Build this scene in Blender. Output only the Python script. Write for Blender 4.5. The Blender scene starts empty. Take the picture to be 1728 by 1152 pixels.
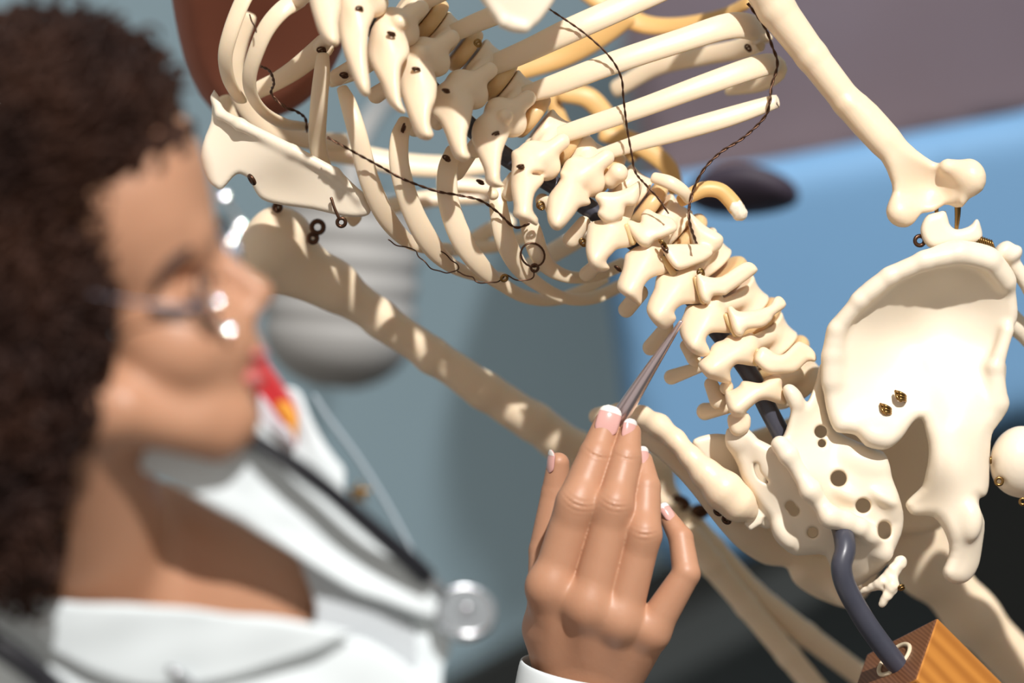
import bpy, math, random
import numpy as np
from mathutils import Vector, Matrix

# ------------------------------------------------------------------ frame of reference
# Blueprint units: the photograph's grid (1728 x 1152) on the plane of sharp focus, 1 unit = S metres,
# third coordinate = distance behind (+) or in front of (-) that plane in the same units.
S = 0.8 / 1728.0
DIST = 1.9
DU = DIST / S
PITCH = math.radians(24)
UPC = np.array([-math.cos(PITCH) * math.sqrt(.5), math.cos(PITCH) * math.sqrt(.5), math.sin(PITCH)])  # world up in camera axes
fw = np.array([0., 0., -1.])
YC = fw - fw.dot(UPC) * UPC
YC /= np.linalg.norm(YC)
XC = np.cross(YC, UPC)
RM = np.array([XC, YC, UPC])
CAM = np.array([0., 0., 1.12]) - RM @ np.array([0, 0, -DIST])

def world(v, d0=0.0):
    """blueprint points -> world metres; depth offsets are scaled so shapes keep their proportions at distance d0"""
    v = np.asarray(v, dtype=np.float64).reshape(-1, 3)
    dep = d0 + v[:, 2] * (DU + d0) / DU
    f = (DU + dep) / DU * S
    c = np.stack([(v[:, 0] - 864) * f, -(v[:, 1] - 576) * f, -(DU + dep) * S], 1)
    return c @ RM.T + CAM

def wdir(x, y, z):
    """direction right, up, towards the camera -> world"""
    return Vector(RM @ np.array([x, y, z], float))

scene = bpy.context.scene
COL = scene.collection

# ------------------------------------------------------------------ materials
def mat(name, base, rough=.5, metal=0., sss=0., sssr=(1, .5, .25), scale=.01, noise=None, bump=0., bscale=60., coat=0., spec=.5, trans=0., ior=1.45, alpha=1.):
    m = bpy.data.materials.new(name)
    m.use_nodes = True
    nt = m.node_tree
    b = nt.nodes['Principled BSDF']
    b.inputs['Base Color'].default_value = (*base, 1)
    b.inputs['Roughness'].default_value = rough
    b.inputs['Metallic'].default_value = metal
    b.inputs['Subsurface Weight'].default_value = sss
    b.inputs['Subsurface Radius'].default_value = sssr
    b.inputs['Subsurface Scale'].default_value = scale
    b.inputs['Coat Weight'].default_value = coat
    b.inputs['Specular IOR Level'].default_value = spec
    b.inputs['Transmission Weight'].default_value = trans
    b.inputs['IOR'].default_value = ior
    b.inputs['Alpha'].default_value = alpha
    tc = nt.nodes.new('ShaderNodeTexCoord')
    if noise:
        col2, sc, amt = noise
        n = nt.nodes.new('ShaderNodeTexNoise')
        n.inputs['Scale'].default_value = sc
        n.inputs['Detail'].default_value = 5
        r = nt.nodes.new('ShaderNodeValToRGB')
        r.color_ramp.elements[0].position = .5 - amt
        r.color_ramp.elements[1].position = .5 + amt
        r.color_ramp.elements[0].color = (*base, 1)
        r.color_ramp.elements[1].color = (*col2, 1)
        nt.links.new(tc.outputs['Object'], n.inputs['Vector'])
        nt.links.new(n.outputs['Fac'], r.inputs['Fac'])
        nt.links.new(r.outputs['Color'], b.inputs['Base Color'])
    if bump:
        n2 = nt.nodes.new('ShaderNodeTexNoise')
        n2.inputs['Scale'].default_value = bscale
        n2.inputs['Detail'].default_value = 4
        bp = nt.nodes.new('ShaderNodeBump')
        bp.inputs['Strength'].default_value = bump
        bp.inputs['Distance'].default_value = .001
        nt.links.new(tc.outputs['Object'], n2.inputs['Vector'])
        nt.links.new(n2.outputs['Fac'], bp.inputs['Height'])
        nt.links.new(bp.outputs['Normal'], b.inputs['Normal'])
    return m

def wood(name, c1, c2, axis, scale=60):
    m = mat(name, c1, .45, coat=.15)
    nt = m.node_tree
    b = nt.nodes['Principled BSDF']
    tc = nt.nodes.new('ShaderNodeTexCoord')
    mp = nt.nodes.new('ShaderNodeMapping')
    mp.inputs['Scale'].default_value = axis
    w = nt.nodes.new('ShaderNodeTexWave')
    w.inputs['Scale'].default_value = scale
    w.inputs['Distortion'].default_value = 3.
    w.inputs['Detail'].default_value = 3
    r = nt.nodes.new('ShaderNodeValToRGB')
    r.color_ramp.elements[0].color = (*c1, 1)
    r.color_ramp.elements[1].color = (*c2, 1)
    nt.links.new(tc.outputs['Object'], mp.inputs['Vector'])
    nt.links.new(mp.outputs['Vector'], w.inputs['Vector'])
    nt.links.new(w.outputs['Fac'], r.inputs['Fac'])
    nt.links.new(r.outputs['Color'], b.inputs['Base Color'])
    return m

M = {}
M['bone'] = mat('bone plastic', (.88, .715, .52), .38, sss=.25, sssr=(1, .55, .25), scale=.009, noise=((.85, .66, .455), 14, .35), bump=.1, bscale=140)
M['hipbone'] = mat('pale bone plastic', (.85, .745, .60), .36, sss=.12, sssr=(1, .6, .3), scale=.006, noise=((.83, .70, .53), 12, .35), bump=.07, bscale=110)
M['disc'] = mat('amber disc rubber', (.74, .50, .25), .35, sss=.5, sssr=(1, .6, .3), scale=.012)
M['cartilage'] = mat('amber rib cartilage', (.76, .47, .18), .42, sss=.2, sssr=(1, .6, .3), scale=.006, noise=((.70, .41, .14), 14, .35))
M['rod'] = mat('dark grey painted rod', (.045, .048, .066), .36, noise=((.06, .06, .08), 40, .3), bump=.05, bscale=90, coat=.1)
M['wire'] = mat('dark copper wire', (.10, .05, .03), .35, metal=.85)
M['brass'] = mat('brass hook', (.30, .175, .06), .3, metal=1.)
M['skin'] = mat('skin', (.50, .265, .16), .45, sss=.18, sssr=(1, .35, .18), scale=.008, noise=((.45, .225, .13), 25, .35), bump=.12, bscale=300)
M['lips'] = mat('lips', (.52, .14, .13), .4)
M['nail'] = mat('pink nail', (.66, .36, .32), .2, coat=.5)
M['nailtip'] = mat('white nail tip', (.76, .72, .68), .2, coat=.5)
M['hair'] = mat('dark brown hair', (.010, .005, .005), .55, spec=.2, noise=((.055, .022, .012), 18, .3))
M['brow'] = mat('eyebrow hair', (.05, .022, .014), .6)
M['coat'] = mat('white coat cotton', (.72, .775, .79), .8, bump=.08, bscale=60)
M['top'] = mat('white ribbed top', (.52, .55, .57), .8, bump=.1, bscale=200)
M['tube'] = mat('black rubber tube', (.012, .012, .016), .35)
M['steel'] = mat('polished steel', (.62, .58, .60), .16, metal=1.)
M['pen'] = mat('brushed steel pointer', (.74, .62, .64), .3, metal=1.)
M['chrome'] = mat('chrome', (.55, .56, .58), .22, metal=1.)
M['glint'] = mat('polished silver', (.9, .9, .9), .06, metal=1.)
M['clear'] = mat('clear diaphragm', (.22, .24, .25), .2, coat=.5, noise=((.17, .18, .19), 30, .3))
M['red'] = mat('red ribbon', (.45, .012, .016), .5)
M['yellow'] = mat('yellow print', (.75, .32, .03), .5)
M['pale'] = mat('pale print', (.55, .52, .55), .5)
M['glassframe'] = mat('thin silver glasses frame', (.10, .10, .12), .3, metal=1.)
M['lens'] = mat('clear lens', (.92, .95, .97), .02, trans=1., ior=1.08)
M['eye'] = mat('eyelashes', (.03, .015, .012), .5)
M['grommet'] = mat('cream grommet', (.68, .57, .40), .5)
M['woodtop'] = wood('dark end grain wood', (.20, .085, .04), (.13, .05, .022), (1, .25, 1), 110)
M['woodside'] = wood('orange oak', (.50, .20, .035), (.36, .13, .02), (1, 1, .12), 26)
M['wall'] = mat('blue grey wall paint', (.45, .63, .73), .8, noise=((.43, .61, .71), 2, .4))
M['floor'] = mat('dark grey vinyl', (.042, .046, .046), .6, noise=((.035, .04, .04), 6, .4))
M['blue'] = mat('blue upholstery', (.16, .33, .54), .7, noise=((.145, .30, .51), 3, .4))
M['mauve'] = mat('mauve grey laminate', (.52, .43, .50), .6, noise=((.42, .31, .33), 2.5, .4))
M['dark'] = mat('dark plum leather', (.035, .025, .04), .6)
M['rust'] = mat('red brown leather', (.28, .09, .05), .6)
M['shade'] = mat('grey ribbed plastic', (.33, .325, .315), .6)

# ------------------------------------------------------------------ signed-distance modelling
F4 = np.float32
def v3(a): return np.asarray(a, dtype=F4)
def smin(a, b, k):
    if k <= 0: return np.minimum(a, b)
    h = np.maximum(k - np.abs(a - b), 0) / k
    return np.minimum(a, b) - h * h * k * .25
def smax(a, b, k): return -smin(-a, -b, k)
def U(fs, k=6.):
    def f(p):
        d = fs[0](p)
        for g in fs[1:]: d = smin(d, g(p), k)
        return d
    return f
def CUT(f, gs, k=3.):
    def h(p):
        d = f(p)
        for g in gs: d = smax(d, -g(p), k)
        return d
    return h
def cap(a, b, ra, rb=None, n=None, f=1.):
    a, b = v3(a), v3(b)
    rb = ra if rb is None else rb
    ab = b - a
    L = max(float(ab @ ab), 1e-6)
    if n is not None:
        n = v3(n); n = n / np.linalg.norm(n)
    def g(p):
        q = p - a
        t = np.clip(q @ ab / L, 0, 1)
        w = q - t[:, None] * ab
        d2 = np.einsum('ij,ij->i', w, w)
        if n is not None: d2 = d2 + (f * f - 1) * (w @ n) ** 2
        return np.sqrt(d2) - (ra + (rb - ra) * t)
    return g
def chain(pts, k=4.):
    """pts: (x, y, z, r)"""
    return U([cap(a[:3], b[:3], a[3], b[3]) for a, b in zip(pts[:-1], pts[1:])], k)
def rotz(deg):
    c, s = math.cos(math.radians(deg)), math.sin(math.radians(deg))
    return np.array([[c, s, 0], [-s, c, 0], [0, 0, 1]], F4)
def ell(c, r, deg=0.):
    c, r, R = v3(c), v3(r), rotz(deg)
    def g(p):
        q = (p - c) @ R.T
        k0 = np.linalg.norm(q / r, axis=1)
        k1 = np.linalg.norm(q / (r * r), axis=1)
        return k0 * (k0 - 1) / np.maximum(k1, 1e-6)
    return g
def drum(c, u, r, h, rd=6., waist=.12):
    c, u = v3(c), v3(u); u = u / np.linalg.norm(u)
    def g(p):
        q = p - c
        t = q @ u
        w = np.linalg.norm(q - t[:, None] * u, axis=1)
        rr = r * (1 - waist + waist * np.minimum((t / h) ** 2, 1))
        a, b = w - rr + rd, np.abs(t) - h + rd
        return np.minimum(np.maximum(a, b), 0) + np.sqrt(np.maximum(a, 0) ** 2 + np.maximum(b, 0) ** 2) - rd
    return g
def smooth_poly(poly, n=3):
    P = np.asarray(poly, float)
    if n <= 1: return P
    out = []
    N = len(P)
    for i in range(N):
        a, b, c, d = P[i - 1], P[i], P[(i + 1) % N], P[(i + 2) % N]
        for t in np.arange(n) / n:
            out.append(.5 * (2 * b + (c - a) * t + (2 * a - 5 * b + 4 * c - d) * t * t + (3 * b - a - 3 * c + d) * t ** 3))
    return np.array(out)
def poly_sdf(P):
    P = P.astype(F4)
    def g(x, y):
        d = np.full(x.shape, 1e12, F4)
        ins = np.zeros(x.shape, bool)
        for i in range(len(P)):
            a, b = P[i - 1], P[i]
            ex, ey = b - a
            wx, wy = x - a[0], y - a[1]
            t = np.clip((wx * ex + wy * ey) / max(ex * ex + ey * ey, 1e-9), 0, 1)
            dx, dy = wx - ex * t, wy - ey * t
            d = np.minimum(d, dx * dx + dy * dy)
            c = (a[1] > y) != (b[1] > y)
            if c.any():
                xi = ex * (y - a[1]) / (ey if abs(ey) > 1e-9 else 1e-9) + a[0]
                ins ^= c & (x < xi)
        d = np.sqrt(d)
        return np.where(ins, -d, d)
    return g
def rbf(ctrl, c=40.):
    C = np.asarray(ctrl, float)
    xy, v = C[:, :2], C[:, 2]
    n = len(C)
    if n == 1: return lambda x, y: np.full(x.shape, v[0], F4)
    A = np.sqrt(((xy[:, None] - xy[None]) ** 2).sum(-1) + c * c)
    Mx = np.zeros((n + 1, n + 1)); Mx[:n, :n] = A; Mx[n, :n] = 1; Mx[:n, n] = 1
    w = np.linalg.lstsq(Mx, np.append(v, 0), rcond=None)[0]
    def g(x, y):
        s = np.full(x.shape, w[n], F4)
        for i in range(n):
            s += F4(w[i]) * np.sqrt((x - F4(xy[i, 0])) ** 2 + (y - F4(xy[i, 1])) ** 2 + F4(c * c))
        return s
    return g
def relief(poly, ctrl, T, R=None, sm=3, c=40., slope=1.):
    """a plate with the given outline, rounded rim radius R, half thickness T (number or control list), centre surface through ctrl"""
    ps = poly_sdf(smooth_poly(poly, sm))
    zf = rbf(ctrl, c)
    tf = rbf(T, c) if isinstance(T, (list, tuple)) else None
    def g(p):
        x, y = p[:, 0], p[:, 1]
        t = np.maximum(tf(x, y), 2.) if tf else T
        r = np.minimum(t, R) if R else t
        d2 = ps(x, y)
        q = np.abs(p[:, 2] - zf(x, y)) * slope
        a, b = d2 + r, q - (t - r)
        return np.minimum(np.maximum(a, b), 0) + np.sqrt(np.maximum(a, 0) ** 2 + np.maximum(b, 0) ** 2) - r
    return g
def wavy(f, amp, wl, seed=0):
    r = np.random.RandomState(seed)
    ks = r.normal(size=(5, 3)).astype(F4) * (2 * math.pi / wl)
    ph = r.uniform(0, 6.28, 5).astype(F4)
    def g(p):
        s = sum(np.sin(p @ k + a) for k, a in zip(ks, ph))
        return f(p) + F4(amp) * s / 3
    return g

def surface_nets(f, lo, hi, h):
    B = 4
    lo = np.array(lo, float); hi = np.array(hi, float)
    nb = np.maximum(np.ceil((hi - lo) / (h * B)).astype(int), 1) + 1
    ax = [lo[i] + (np.arange(nb[i]) + .5) * h * B - .5 * h for i in range(3)]
    cg = np.stack(np.meshgrid(*ax, indexing='ij'), -1).reshape(-1, 3).astype(F4)
    C = f(cg).reshape(nb)
    n = nb * B
    Fv = np.repeat(np.repeat(np.repeat(C, B, 0), B, 1), B, 2).astype(F4)
    act = np.abs(C) < h * B * 3.0
    mask = np.repeat(np.repeat(np.repeat(act, B, 0), B, 1), B, 2)
    idx = np.argwhere(mask)
    pts = (lo + idx * h).astype(F4)
    vals = np.empty(len(pts), F4)
    for s in range(0, len(pts), 400000):
        vals[s:s + 400000] = f(pts[s:s + 400000])
    Fv[mask] = vals
    Fv[Fv == 0] = 1e-4
    for a in range(3):   # close at the border
        sl = [slice(None)] * 3
        sl[a] = 0; Fv[tuple(sl)] = np.maximum(Fv[tuple(sl)], h * .5)
        sl[a] = -1; Fv[tuple(sl)] = np.maximum(Fv[tuple(sl)], h * .5)
    I = Fv < 0
    cnt = np.zeros(n - 1, np.int8)
    offs = [(i, j, k) for i in (0, 1) for j in (0, 1) for k in (0, 1)]
    for i, j, k in offs:
        cnt += I[i:n[0] - 1 + i, j:n[1] - 1 + j, k:n[2] - 1 + k]
    cells = np.argwhere((cnt > 0) & (cnt < 8))
    cid = np.full(n - 1, -1, np.int64)
    cid[tuple(cells.T)] = np.arange(len(cells))
    acc = np.zeros((len(cells), 3)); num = np.zeros(len(cells))
    vc = {o: Fv[cells[:, 0] + o[0], cells[:, 1] + o[1], cells[:, 2] + o[2]] for o in offs}
    for o in offs:
        for a in range(3):
            if o[a] == 0:
                o2 = list(o); o2[a] = 1; o2 = tuple(o2)
                x, y = vc[o], vc[o2]
                m = (x < 0) != (y < 0)
                t = np.where(m, x / np.where(m, x - y, 1), 0)
                pt = np.zeros((len(cells), 3)); pt[:] = o
                pt[:, a] += t
                acc[m] += pt[m]; num[m] += 1
    V = lo + (cells + acc / num[:, None]) * h
    Q = []
    for a in range(3):
        b, c = (a + 1) % 3, (a + 2) % 3
        sl0 = [slice(None)] * 3; sl1 = [slice(None)] * 3
        sl0[a] = slice(0, -1); sl1[a] = slice(1, None)
        A0, A1 = I[tuple(sl0)], I[tuple(sl1)]
        e = np.argwhere(A0 != A1)
        e = e[(e[:, b] > 0) & (e[:, c] > 0) & (e[:, b] < n[b] - 1) & (e[:, c] < n[c] - 1)]
        if not len(e): continue
        fl = A0[tuple(e.T)]
        def at(db, dc):
            q = e.copy(); q[:, b] += db; q[:, c] += dc
            return cid[tuple(q.T)]
        q = np.stack([at(-1, -1), at(0, -1), at(0, 0), at(-1, 0)], 1)
        q[~fl] = q[~fl][:, ::-1]
        Q.append(q)
    Q = np.concatenate(Q)
    Q = Q[(Q >= 0).all(1)]
    # light relaxation to take the stair steps out
    e = np.concatenate([Q[:, [0, 1]], Q[:, [1, 2]], Q[:, [2, 3]], Q[:, [3, 0]]])
    for lam in (.45, -.2):
        s = np.zeros_like(V); c = np.zeros(len(V))
        np.add.at(s, e[:, 0], V[e[:, 1]]); np.add.at(c, e[:, 0], 1)
        np.add.at(s, e[:, 1], V[e[:, 0]]); np.add.at(c, e[:, 1], 1)
        V = V + lam * (s / np.maximum(c, 1)[:, None] - V)
    return V, Q

# ------------------------------------------------------------------ object making
class Root:
    pass
def tag(o, label=None, cat=None, group=None, kind=None):
    if label: o['label'] = label
    if cat: o['category'] = cat
    if group: o['group'] = group
    if kind: o['kind'] = kind
    return o
def empty(name, p, label, cat, d0=0., group=None):
    o = bpy.data.objects.new(name, None)
    o.empty_display_size = .02
    o.location = Vector(world([p], d0)[0])
    COL.objects.link(o)
    return tag(o, label, cat, group)
def wpos(o):
    p = Vector((0, 0, 0))
    while o is not None:
        p += o.location
        o = o.parent
    return p
def link(name, W, faces, material, parent=None, smooth=True, mats=None):
    W = np.asarray(W, float)
    c = (W.min(0) + W.max(0)) / 2
    me = bpy.data.meshes.new(name)
    fl = faces.tolist() if isinstance(faces, np.ndarray) else faces
    me.from_pydata((W - c).tolist(), [], fl)
    me.polygons.foreach_set('use_smooth', [smooth] * len(me.polygons))
    for m in (material if isinstance(material, (list, tuple)) else [material]): me.materials.append(m)
    if mats is not None: me.polygons.foreach_set('material_index', mats)
    me.update()
    o = bpy.data.objects.new(name, me)
    COL.objects.link(o)
    if parent is not None:
        o.parent = parent
        o.location = Vector(c) - wpos(parent)
    else:
        o.location = Vector(c)
    return o
def sdf_obj(name, f, lo, hi, h, material, parent=None, d0=0., extra=None):
    V, Q = surface_nets(f, lo, hi, h)
    W = world(V, d0)
    if extra:
        Q = Q.tolist()
        for (W2, Q2) in extra:
            Q += (np.asarray(Q2) + len(W)).tolist()
            W = np.concatenate([W, W2])
    return link(name, W, Q, material, parent)
def spline(P, n=6):
    P = np.asarray(P, float)
    if len(P) < 3: 
        return np.array([P[0] + (P[-1] - P[0]) * t for t in np.linspace(0, 1, n + 1)])
    Q = np.vstack([2 * P[0] - P[1], P, 2 * P[-1] - P[-2]])
    out = []
    for i in range(1, len(Q) - 2):
        a, b, c, d = Q[i - 1], Q[i], Q[i + 1], Q[i + 2]
        for t in np.arange(n) / n:
            out.append(.5 * (2 * b + (c - a) * t + (2 * a - 5 * b + 4 * c - d) * t * t + (3 * b - a - 3 * c + d) * t ** 3))
    out.append(P[-1])
    return np.array(out)
def tube(pts, flat=1., hint=(0, 0, -1), n=6, seg=12, dome=True, closed=False, spl=True):
    """sweep an ellipse along pts (x, y, z, r); r is the wide half axis, r * flat the one along hint"""
    P = spline(pts, n) if spl else np.asarray(pts, float)
    C, r = P[:, :3], P[:, 3]
    if dome and not closed:
        # rounded ends
        def endcap(c0, c1, r0):
            d = (c0 - c1); d /= max(np.linalg.norm(d), 1e-9)
            k = [.25, .55, .8, .95]
            return [(c0 + d * r0 * .6 * math.sin(math.acos(1 - q) if q < 1 else 1.5), r0 * (1 - q) ** .5 if q < .9 else r0 * .2) for q in k]
        e0 = endcap(C[0], C[1], r[0])[::-1]; e1 = endcap(C[-1], C[-2], r[-1])
        C = np.vstack([[a for a, _ in e0], C, [a for a, _ in e1]])
        r = np.concatenate([[a for _, a in e0], r, [a for _, a in e1]])
    T = np.gradient(C, axis=0)
    if closed: T = np.roll(C, -1, 0) - np.roll(C, 1, 0)
    T /= np.maximum(np.linalg.norm(T, axis=1), 1e-9)[:, None]
    H = np.asarray(hint, float)
    H = np.broadcast_to(H, C.shape) if H.ndim == 1 else H
    N = H - (H * T).sum(1)[:, None] * T
    bad = np.linalg.norm(N, axis=1) < .15
    if bad.any():
        N[bad] = np.array([.3, -1., .2]) - (T[bad] @ np.array([.3, -1., .2]))[:, None] * T[bad]
    N /= np.linalg.norm(N, axis=1)[:, None]
    Bn = np.cross(T, N)
    V = []
    for j in range(seg):
        a = 2 * math.pi * j / seg
        V.append(C + (Bn * math.cos(a) + N * math.sin(a) * flat) * r[:, None])
    V = np.stack(V, 1)   # (n, seg, 3)
    m = len(C)
    Fc = []
    for i in range(m if closed else m - 1):
        for j in range(seg):
            i2, j2 = (i + 1) % m, (j + 1) % seg
            Fc.append([i * seg + j, i2 * seg + j, i2 * seg + j2, i * seg + j2])
    if not closed:
        Fc.append(list(range(seg)))
        Fc.append([(m - 1) * seg + j for j in range(seg)][::-1])
    return V.reshape(-1, 3), Fc
class MB:
    def __init__(s): s.V, s.F, s.M, s.n = [], [], [], 0
    def add(s, vf, mi=0):
        V, F_ = vf
        s.V.append(np.asarray(V, float)); s.F += [[i + s.n for i in f] for f in F_]; s.M += [mi] * len(F_); s.n += len(V)
        return s
    def obj(s, name, material, parent=None, d0=0., smooth=True):
        return link(name, world(np.vstack(s.V), d0), s.F, material, parent, smooth, s.M)
def tube_obj(name, pts, material, parent=None, d0=0., **k):
    return MB().add(tube(pts, **k)).obj(name, material, parent, d0)
def ring(c, r, rr, a=(1, 0, 0), b=(0, 1, 0), n=20, seg=8):
    c, a, b = (np.asarray(q, float) for q in (c, a, b))
    t = np.arange(n) * 2 * math.pi / n
    P = np.concatenate([c + r * (np.cos(t)[:, None] * a + np.sin(t)[:, None] * b), np.full((n, 1), rr)], 1)
    return tube(P, closed=True, seg=seg, hint=tuple(np.cross(a, b)), spl=False)
def twisted(pts, r=2.2, pitch=34., two=True):
    r = r * .66
    """a pair of thin strands wound about each other along pts (x, y, z)"""
    P = spline(np.asarray(pts, float), 10)
    L = np.concatenate([[0], np.cumsum(np.linalg.norm(np.diff(P, axis=0), axis=1))])
    Tn = np.gradient(P, axis=0); Tn /= np.maximum(np.linalg.norm(Tn, axis=1), 1e-9)[:, None]
    A = np.cross(Tn, np.array([0, 0, 1.])); A /= np.maximum(np.linalg.norm(A, axis=1), 1e-6)[:, None]
    Bv = np.cross(Tn, A)
    mb = MB()
    for ph in ((0, math.pi) if two else (0,)):
        w = 2 * math.pi * L / pitch + ph
        C = P + r * .9 * (A * np.cos(w)[:, None] + Bv * np.sin(w)[:, None])
        mb.add(tube(np.concatenate([C, np.full((len(C), 1), r)], 1), seg=6, spl=False))
    return mb
def box_mesh(o, e1, e2, e3):
    """solid box from corner o and three edge vectors (blueprint)"""
    o, e1, e2, e3 = (np.asarray(q, float) for q in (o, e1, e2, e3))
    V = [o + i * e1 + j * e2 + k * e3 for k in (0, 1) for j in (0, 1) for i in (0, 1)]
    F_ = [[0, 2, 3, 1], [4, 5, 7, 6], [0, 1, 5, 4], [2, 6, 7, 3], [0, 4, 6, 2], [1, 3, 7, 5]]
    if np.dot(np.cross(e1, e2), e3) < 0: F_ = [f[::-1] for f in F_]
    return V, F_
# ================================================================== the skeleton
SK = empty('skeleton_model', (1240, 600, 60), 'cream plastic teaching skeleton seen from behind, wired ribs, spine and pelvis', 'skeleton')

def bbox(pts, pad):
    P = np.asarray(pts, float)
    return P.min(0) - pad, P.max(0) + pad

def vertebra(blade, zl, zt, lam, tip, wing=None, wz=(-45, 5), ltp=(), body=None, knobs=(), T=13, pieces=(), thor=0):
    """posterior arch traced as thick relief plates, transverse processes, pedicles and body"""
    lam, tip = np.array(lam, float), np.array(tip, float)
    fs, pts = [], []
    ctrl = [(*lam, zl), (*(.5 * (lam + tip)), .55 * zt + .45 * zl), (*tip, zt)]
    d = tip - lam; nrm = np.array([-d[1], d[0]]) / max(np.linalg.norm(d), 1)
    for s in (-1, 1):
        ctrl.append((*(lam + s * nrm * 45), zl + 32))
        ctrl.append((*(tip + s * nrm * 30), zt + 24))
    fs.append(relief(blade, ctrl, T, T - 1, c=25, slope=.85))
    pts += [(x, y, z) for x, y in blade for z in (zl, zt)]
    if wing:
        W = np.array(wing, float)
        i0 = np.argmin(np.linalg.norm(W - lam, axis=1)); far = W[np.argmax(np.linalg.norm(W - lam, axis=1))]
        fs.append(relief(wing, [(*W[i0], wz[0]), (*far, wz[1]), (*W.mean(0), .6 * wz[0] + .4 * wz[1] - 6)], 12, 11, c=25, slope=.85))
        pts += [(x, y, z) for x, y in wing for z in wz]
    for pl, z, t in pieces:
        fs.append(relief(pl, [(*np.mean(pl, 0), z)], t, t - 1))
        pts += [(x, y, z) for x, y in pl]
    if thor:   # broad thoracic lamina and right transverse process
        o = lam + np.array([20, -14])
        fs.append(ell((*o, zl + 34), (40, 30, 24), 40)); pts += [(o[0] - 40, o[1] - 40, zl), (o[0] + 40, o[1] + 40, zl + 60)]
        fs.append(cap((*(lam + np.array([10, -10])), zl + 18), (*(lam + np.array([58, -46])), zl + 40), 17, 14)); pts.append((lam[0] + 64, lam[1] - 60, zl + 50))
        fs.append(cap((*(lam + np.array([-4, 0])), zl + 22), (*(lam + np.array([-30, 42])), zl + 44), 16, 13)); pts.append((lam[0] - 44, lam[1] + 56, zl + 50))
    for k in knobs:
        fs.append(ell(k[:3], (k[3], k[3], k[3]))); pts.append(k[:3])
    for t in ltp:
        fs.append(cap(t[0], t[1], t[2], t[3], n=(0, 0, 1), f=1.3)); pts += [t[0], t[1]]
    if body:
        c, u, r, h = body
        fs.append(drum(c, u, r, h)); pts += [np.array(c) + r, np.array(c) - r]
        l = np.array([.62, -.5, 0.])
        for s in (-14, 18):
            a = np.array([*(lam + s * l[:2]), zl + 22]); b = np.array(c) + s * l * .9 - np.array([0, 0, r * .6])
            fs.append(cap(a, b, 13, 14)); pts += [a, b]
    lo, hi = bbox(pts, 22)
    f = U(fs, 9)
    return sdf_obj('vertebra', f, lo, hi, 2.2, M['bone'], SK)

def P(s):
    a = [float(q) for q in s.replace(',', ' ').split()]
    return list(zip(a[::2], a[1::2]))

uL = (.55, .75, .25)
uT = (.78, .6, .1)
# lumbar vertebrae from below upward ---------------------------------------------------------
vertebra(P('1252,643 1263,643 1284,646 1299,638 1318,636 1319,651 1327,677 1325,683 1310,680 1294,675 1280,677 1266,688 1259,695 1254,702 1238,702 1228,689 1223,662 1235,658 1247,651'),
         -42, -62, (1290, 655), (1242, 690),
         wing=P('1280,589 1289,585 1299,590 1311,598 1324,596 1343,578 1353,577 1369,587 1377,599 1376,610 1362,610 1343,627 1318,630 1296,630 1277,615 1273,604'), wz=(-45, 10),
         ltp=[((1228, 688, 20), (1190, 694, 40), 10, 15), ((1200, 648, 5), (1212, 676, -6), 12, 15)],
         pieces=[(P('1229,700 1263,698 1266,720 1256,732 1244,736 1232,728'), -38, 14)],
         body=((1338, 640, 105), uL, 54, 26))
vertebra(P('1221,573 1232,564 1249,568 1270,562 1279,587 1273,601 1278,616 1266,617 1245,614 1236,620 1232,629 1234,645 1221,646 1204,641 1193,637 1178,617 1183,606 1196,596 1200,585 1209,577'),
         -42, -68, (1256, 590), (1205, 622),
         wing=P('1227,520 1234,516 1244,524 1260,525 1296,517 1307,502 1317,500 1326,510 1324,519 1306,532 1301,541 1286,552 1261,556 1253,566 1244,567 1237,558 1231,538'), wz=(-50, 5),
         ltp=[((1190, 616, 10), (1133, 636, 35), 9, 13), ((1157, 583, 0), (1170, 604, -4), 10, 12)], knobs=[(1174, 609, -14, 10), (1226, 654, -22, 12)],
         body=((1292, 574, 90), uL, 52, 25))
vertebra(P('1161,515 1188,513 1204,498 1220,499 1218,517 1232,541 1237,560 1230,562 1204,561 1194,566 1191,575 1196,586 1198,597 1185,602 1164,592 1149,568 1147,548 1154,529'),
         -44, -72, (1200, 530), (1172, 582),
         wing=P('1175,464 1181,460 1192,466 1216,467 1249,446 1265,442 1277,451 1274,462 1228,495 1223,498 1204,499 1197,511 1188,511 1181,500 1176,478'), wz=(-52, 0),
         ltp=[((1125, 552, 5), (1098, 586, 25), 12, 14)],
         body=((1244, 512, 80), uL, 52, 25))
vertebra(P('1110,463 1135,458 1171,455 1174,479 1180,503 1190,513 1157,513 1145,518 1138,527 1141,538 1130,552 1117,556 1102,544 1091,525 1095,506 1104,487'),
         -46, -78, (1150, 478), (1112, 532),
         wing=P('1115,416 1130,412 1173,412 1193,416 1203,427 1191,439 1173,447 1154,454 1142,455 1132,446 1123,432'), wz=(-55, -10),
         ltp=[((1080, 494, 0), (1057, 522, 15), 14, 14)],
         pieces=[(P('1162,362 1176,368 1192,382 1214,394 1221,404 1215,420 1196,432 1170,424'), 15, 18)],
         body=((1182, 432, 70), uL, 50, 26))
vertebra(P('1057,427 1081,413 1107,409 1111,424 1127,445 1137,459 1109,465 1094,473 1085,487 1083,509 1079,515 1064,506 1045,492 1041,479 1050,456 1053,441'),
         -50, -85, (1096, 432), (1062, 492),
         wing=P('1057,375 1064,371 1080,376 1082,362 1092,352 1108,360 1134,368 1143,387 1121,400 1106,406 1094,416 1080,414 1068,400 1059,385'), wz=(-58, -20),
         ltp=[((1008, 446, 5), (990, 462, 20), 12, 13)],
         body=((1122, 376, 62), (.72, .62, .2), 47, 25))
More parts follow.
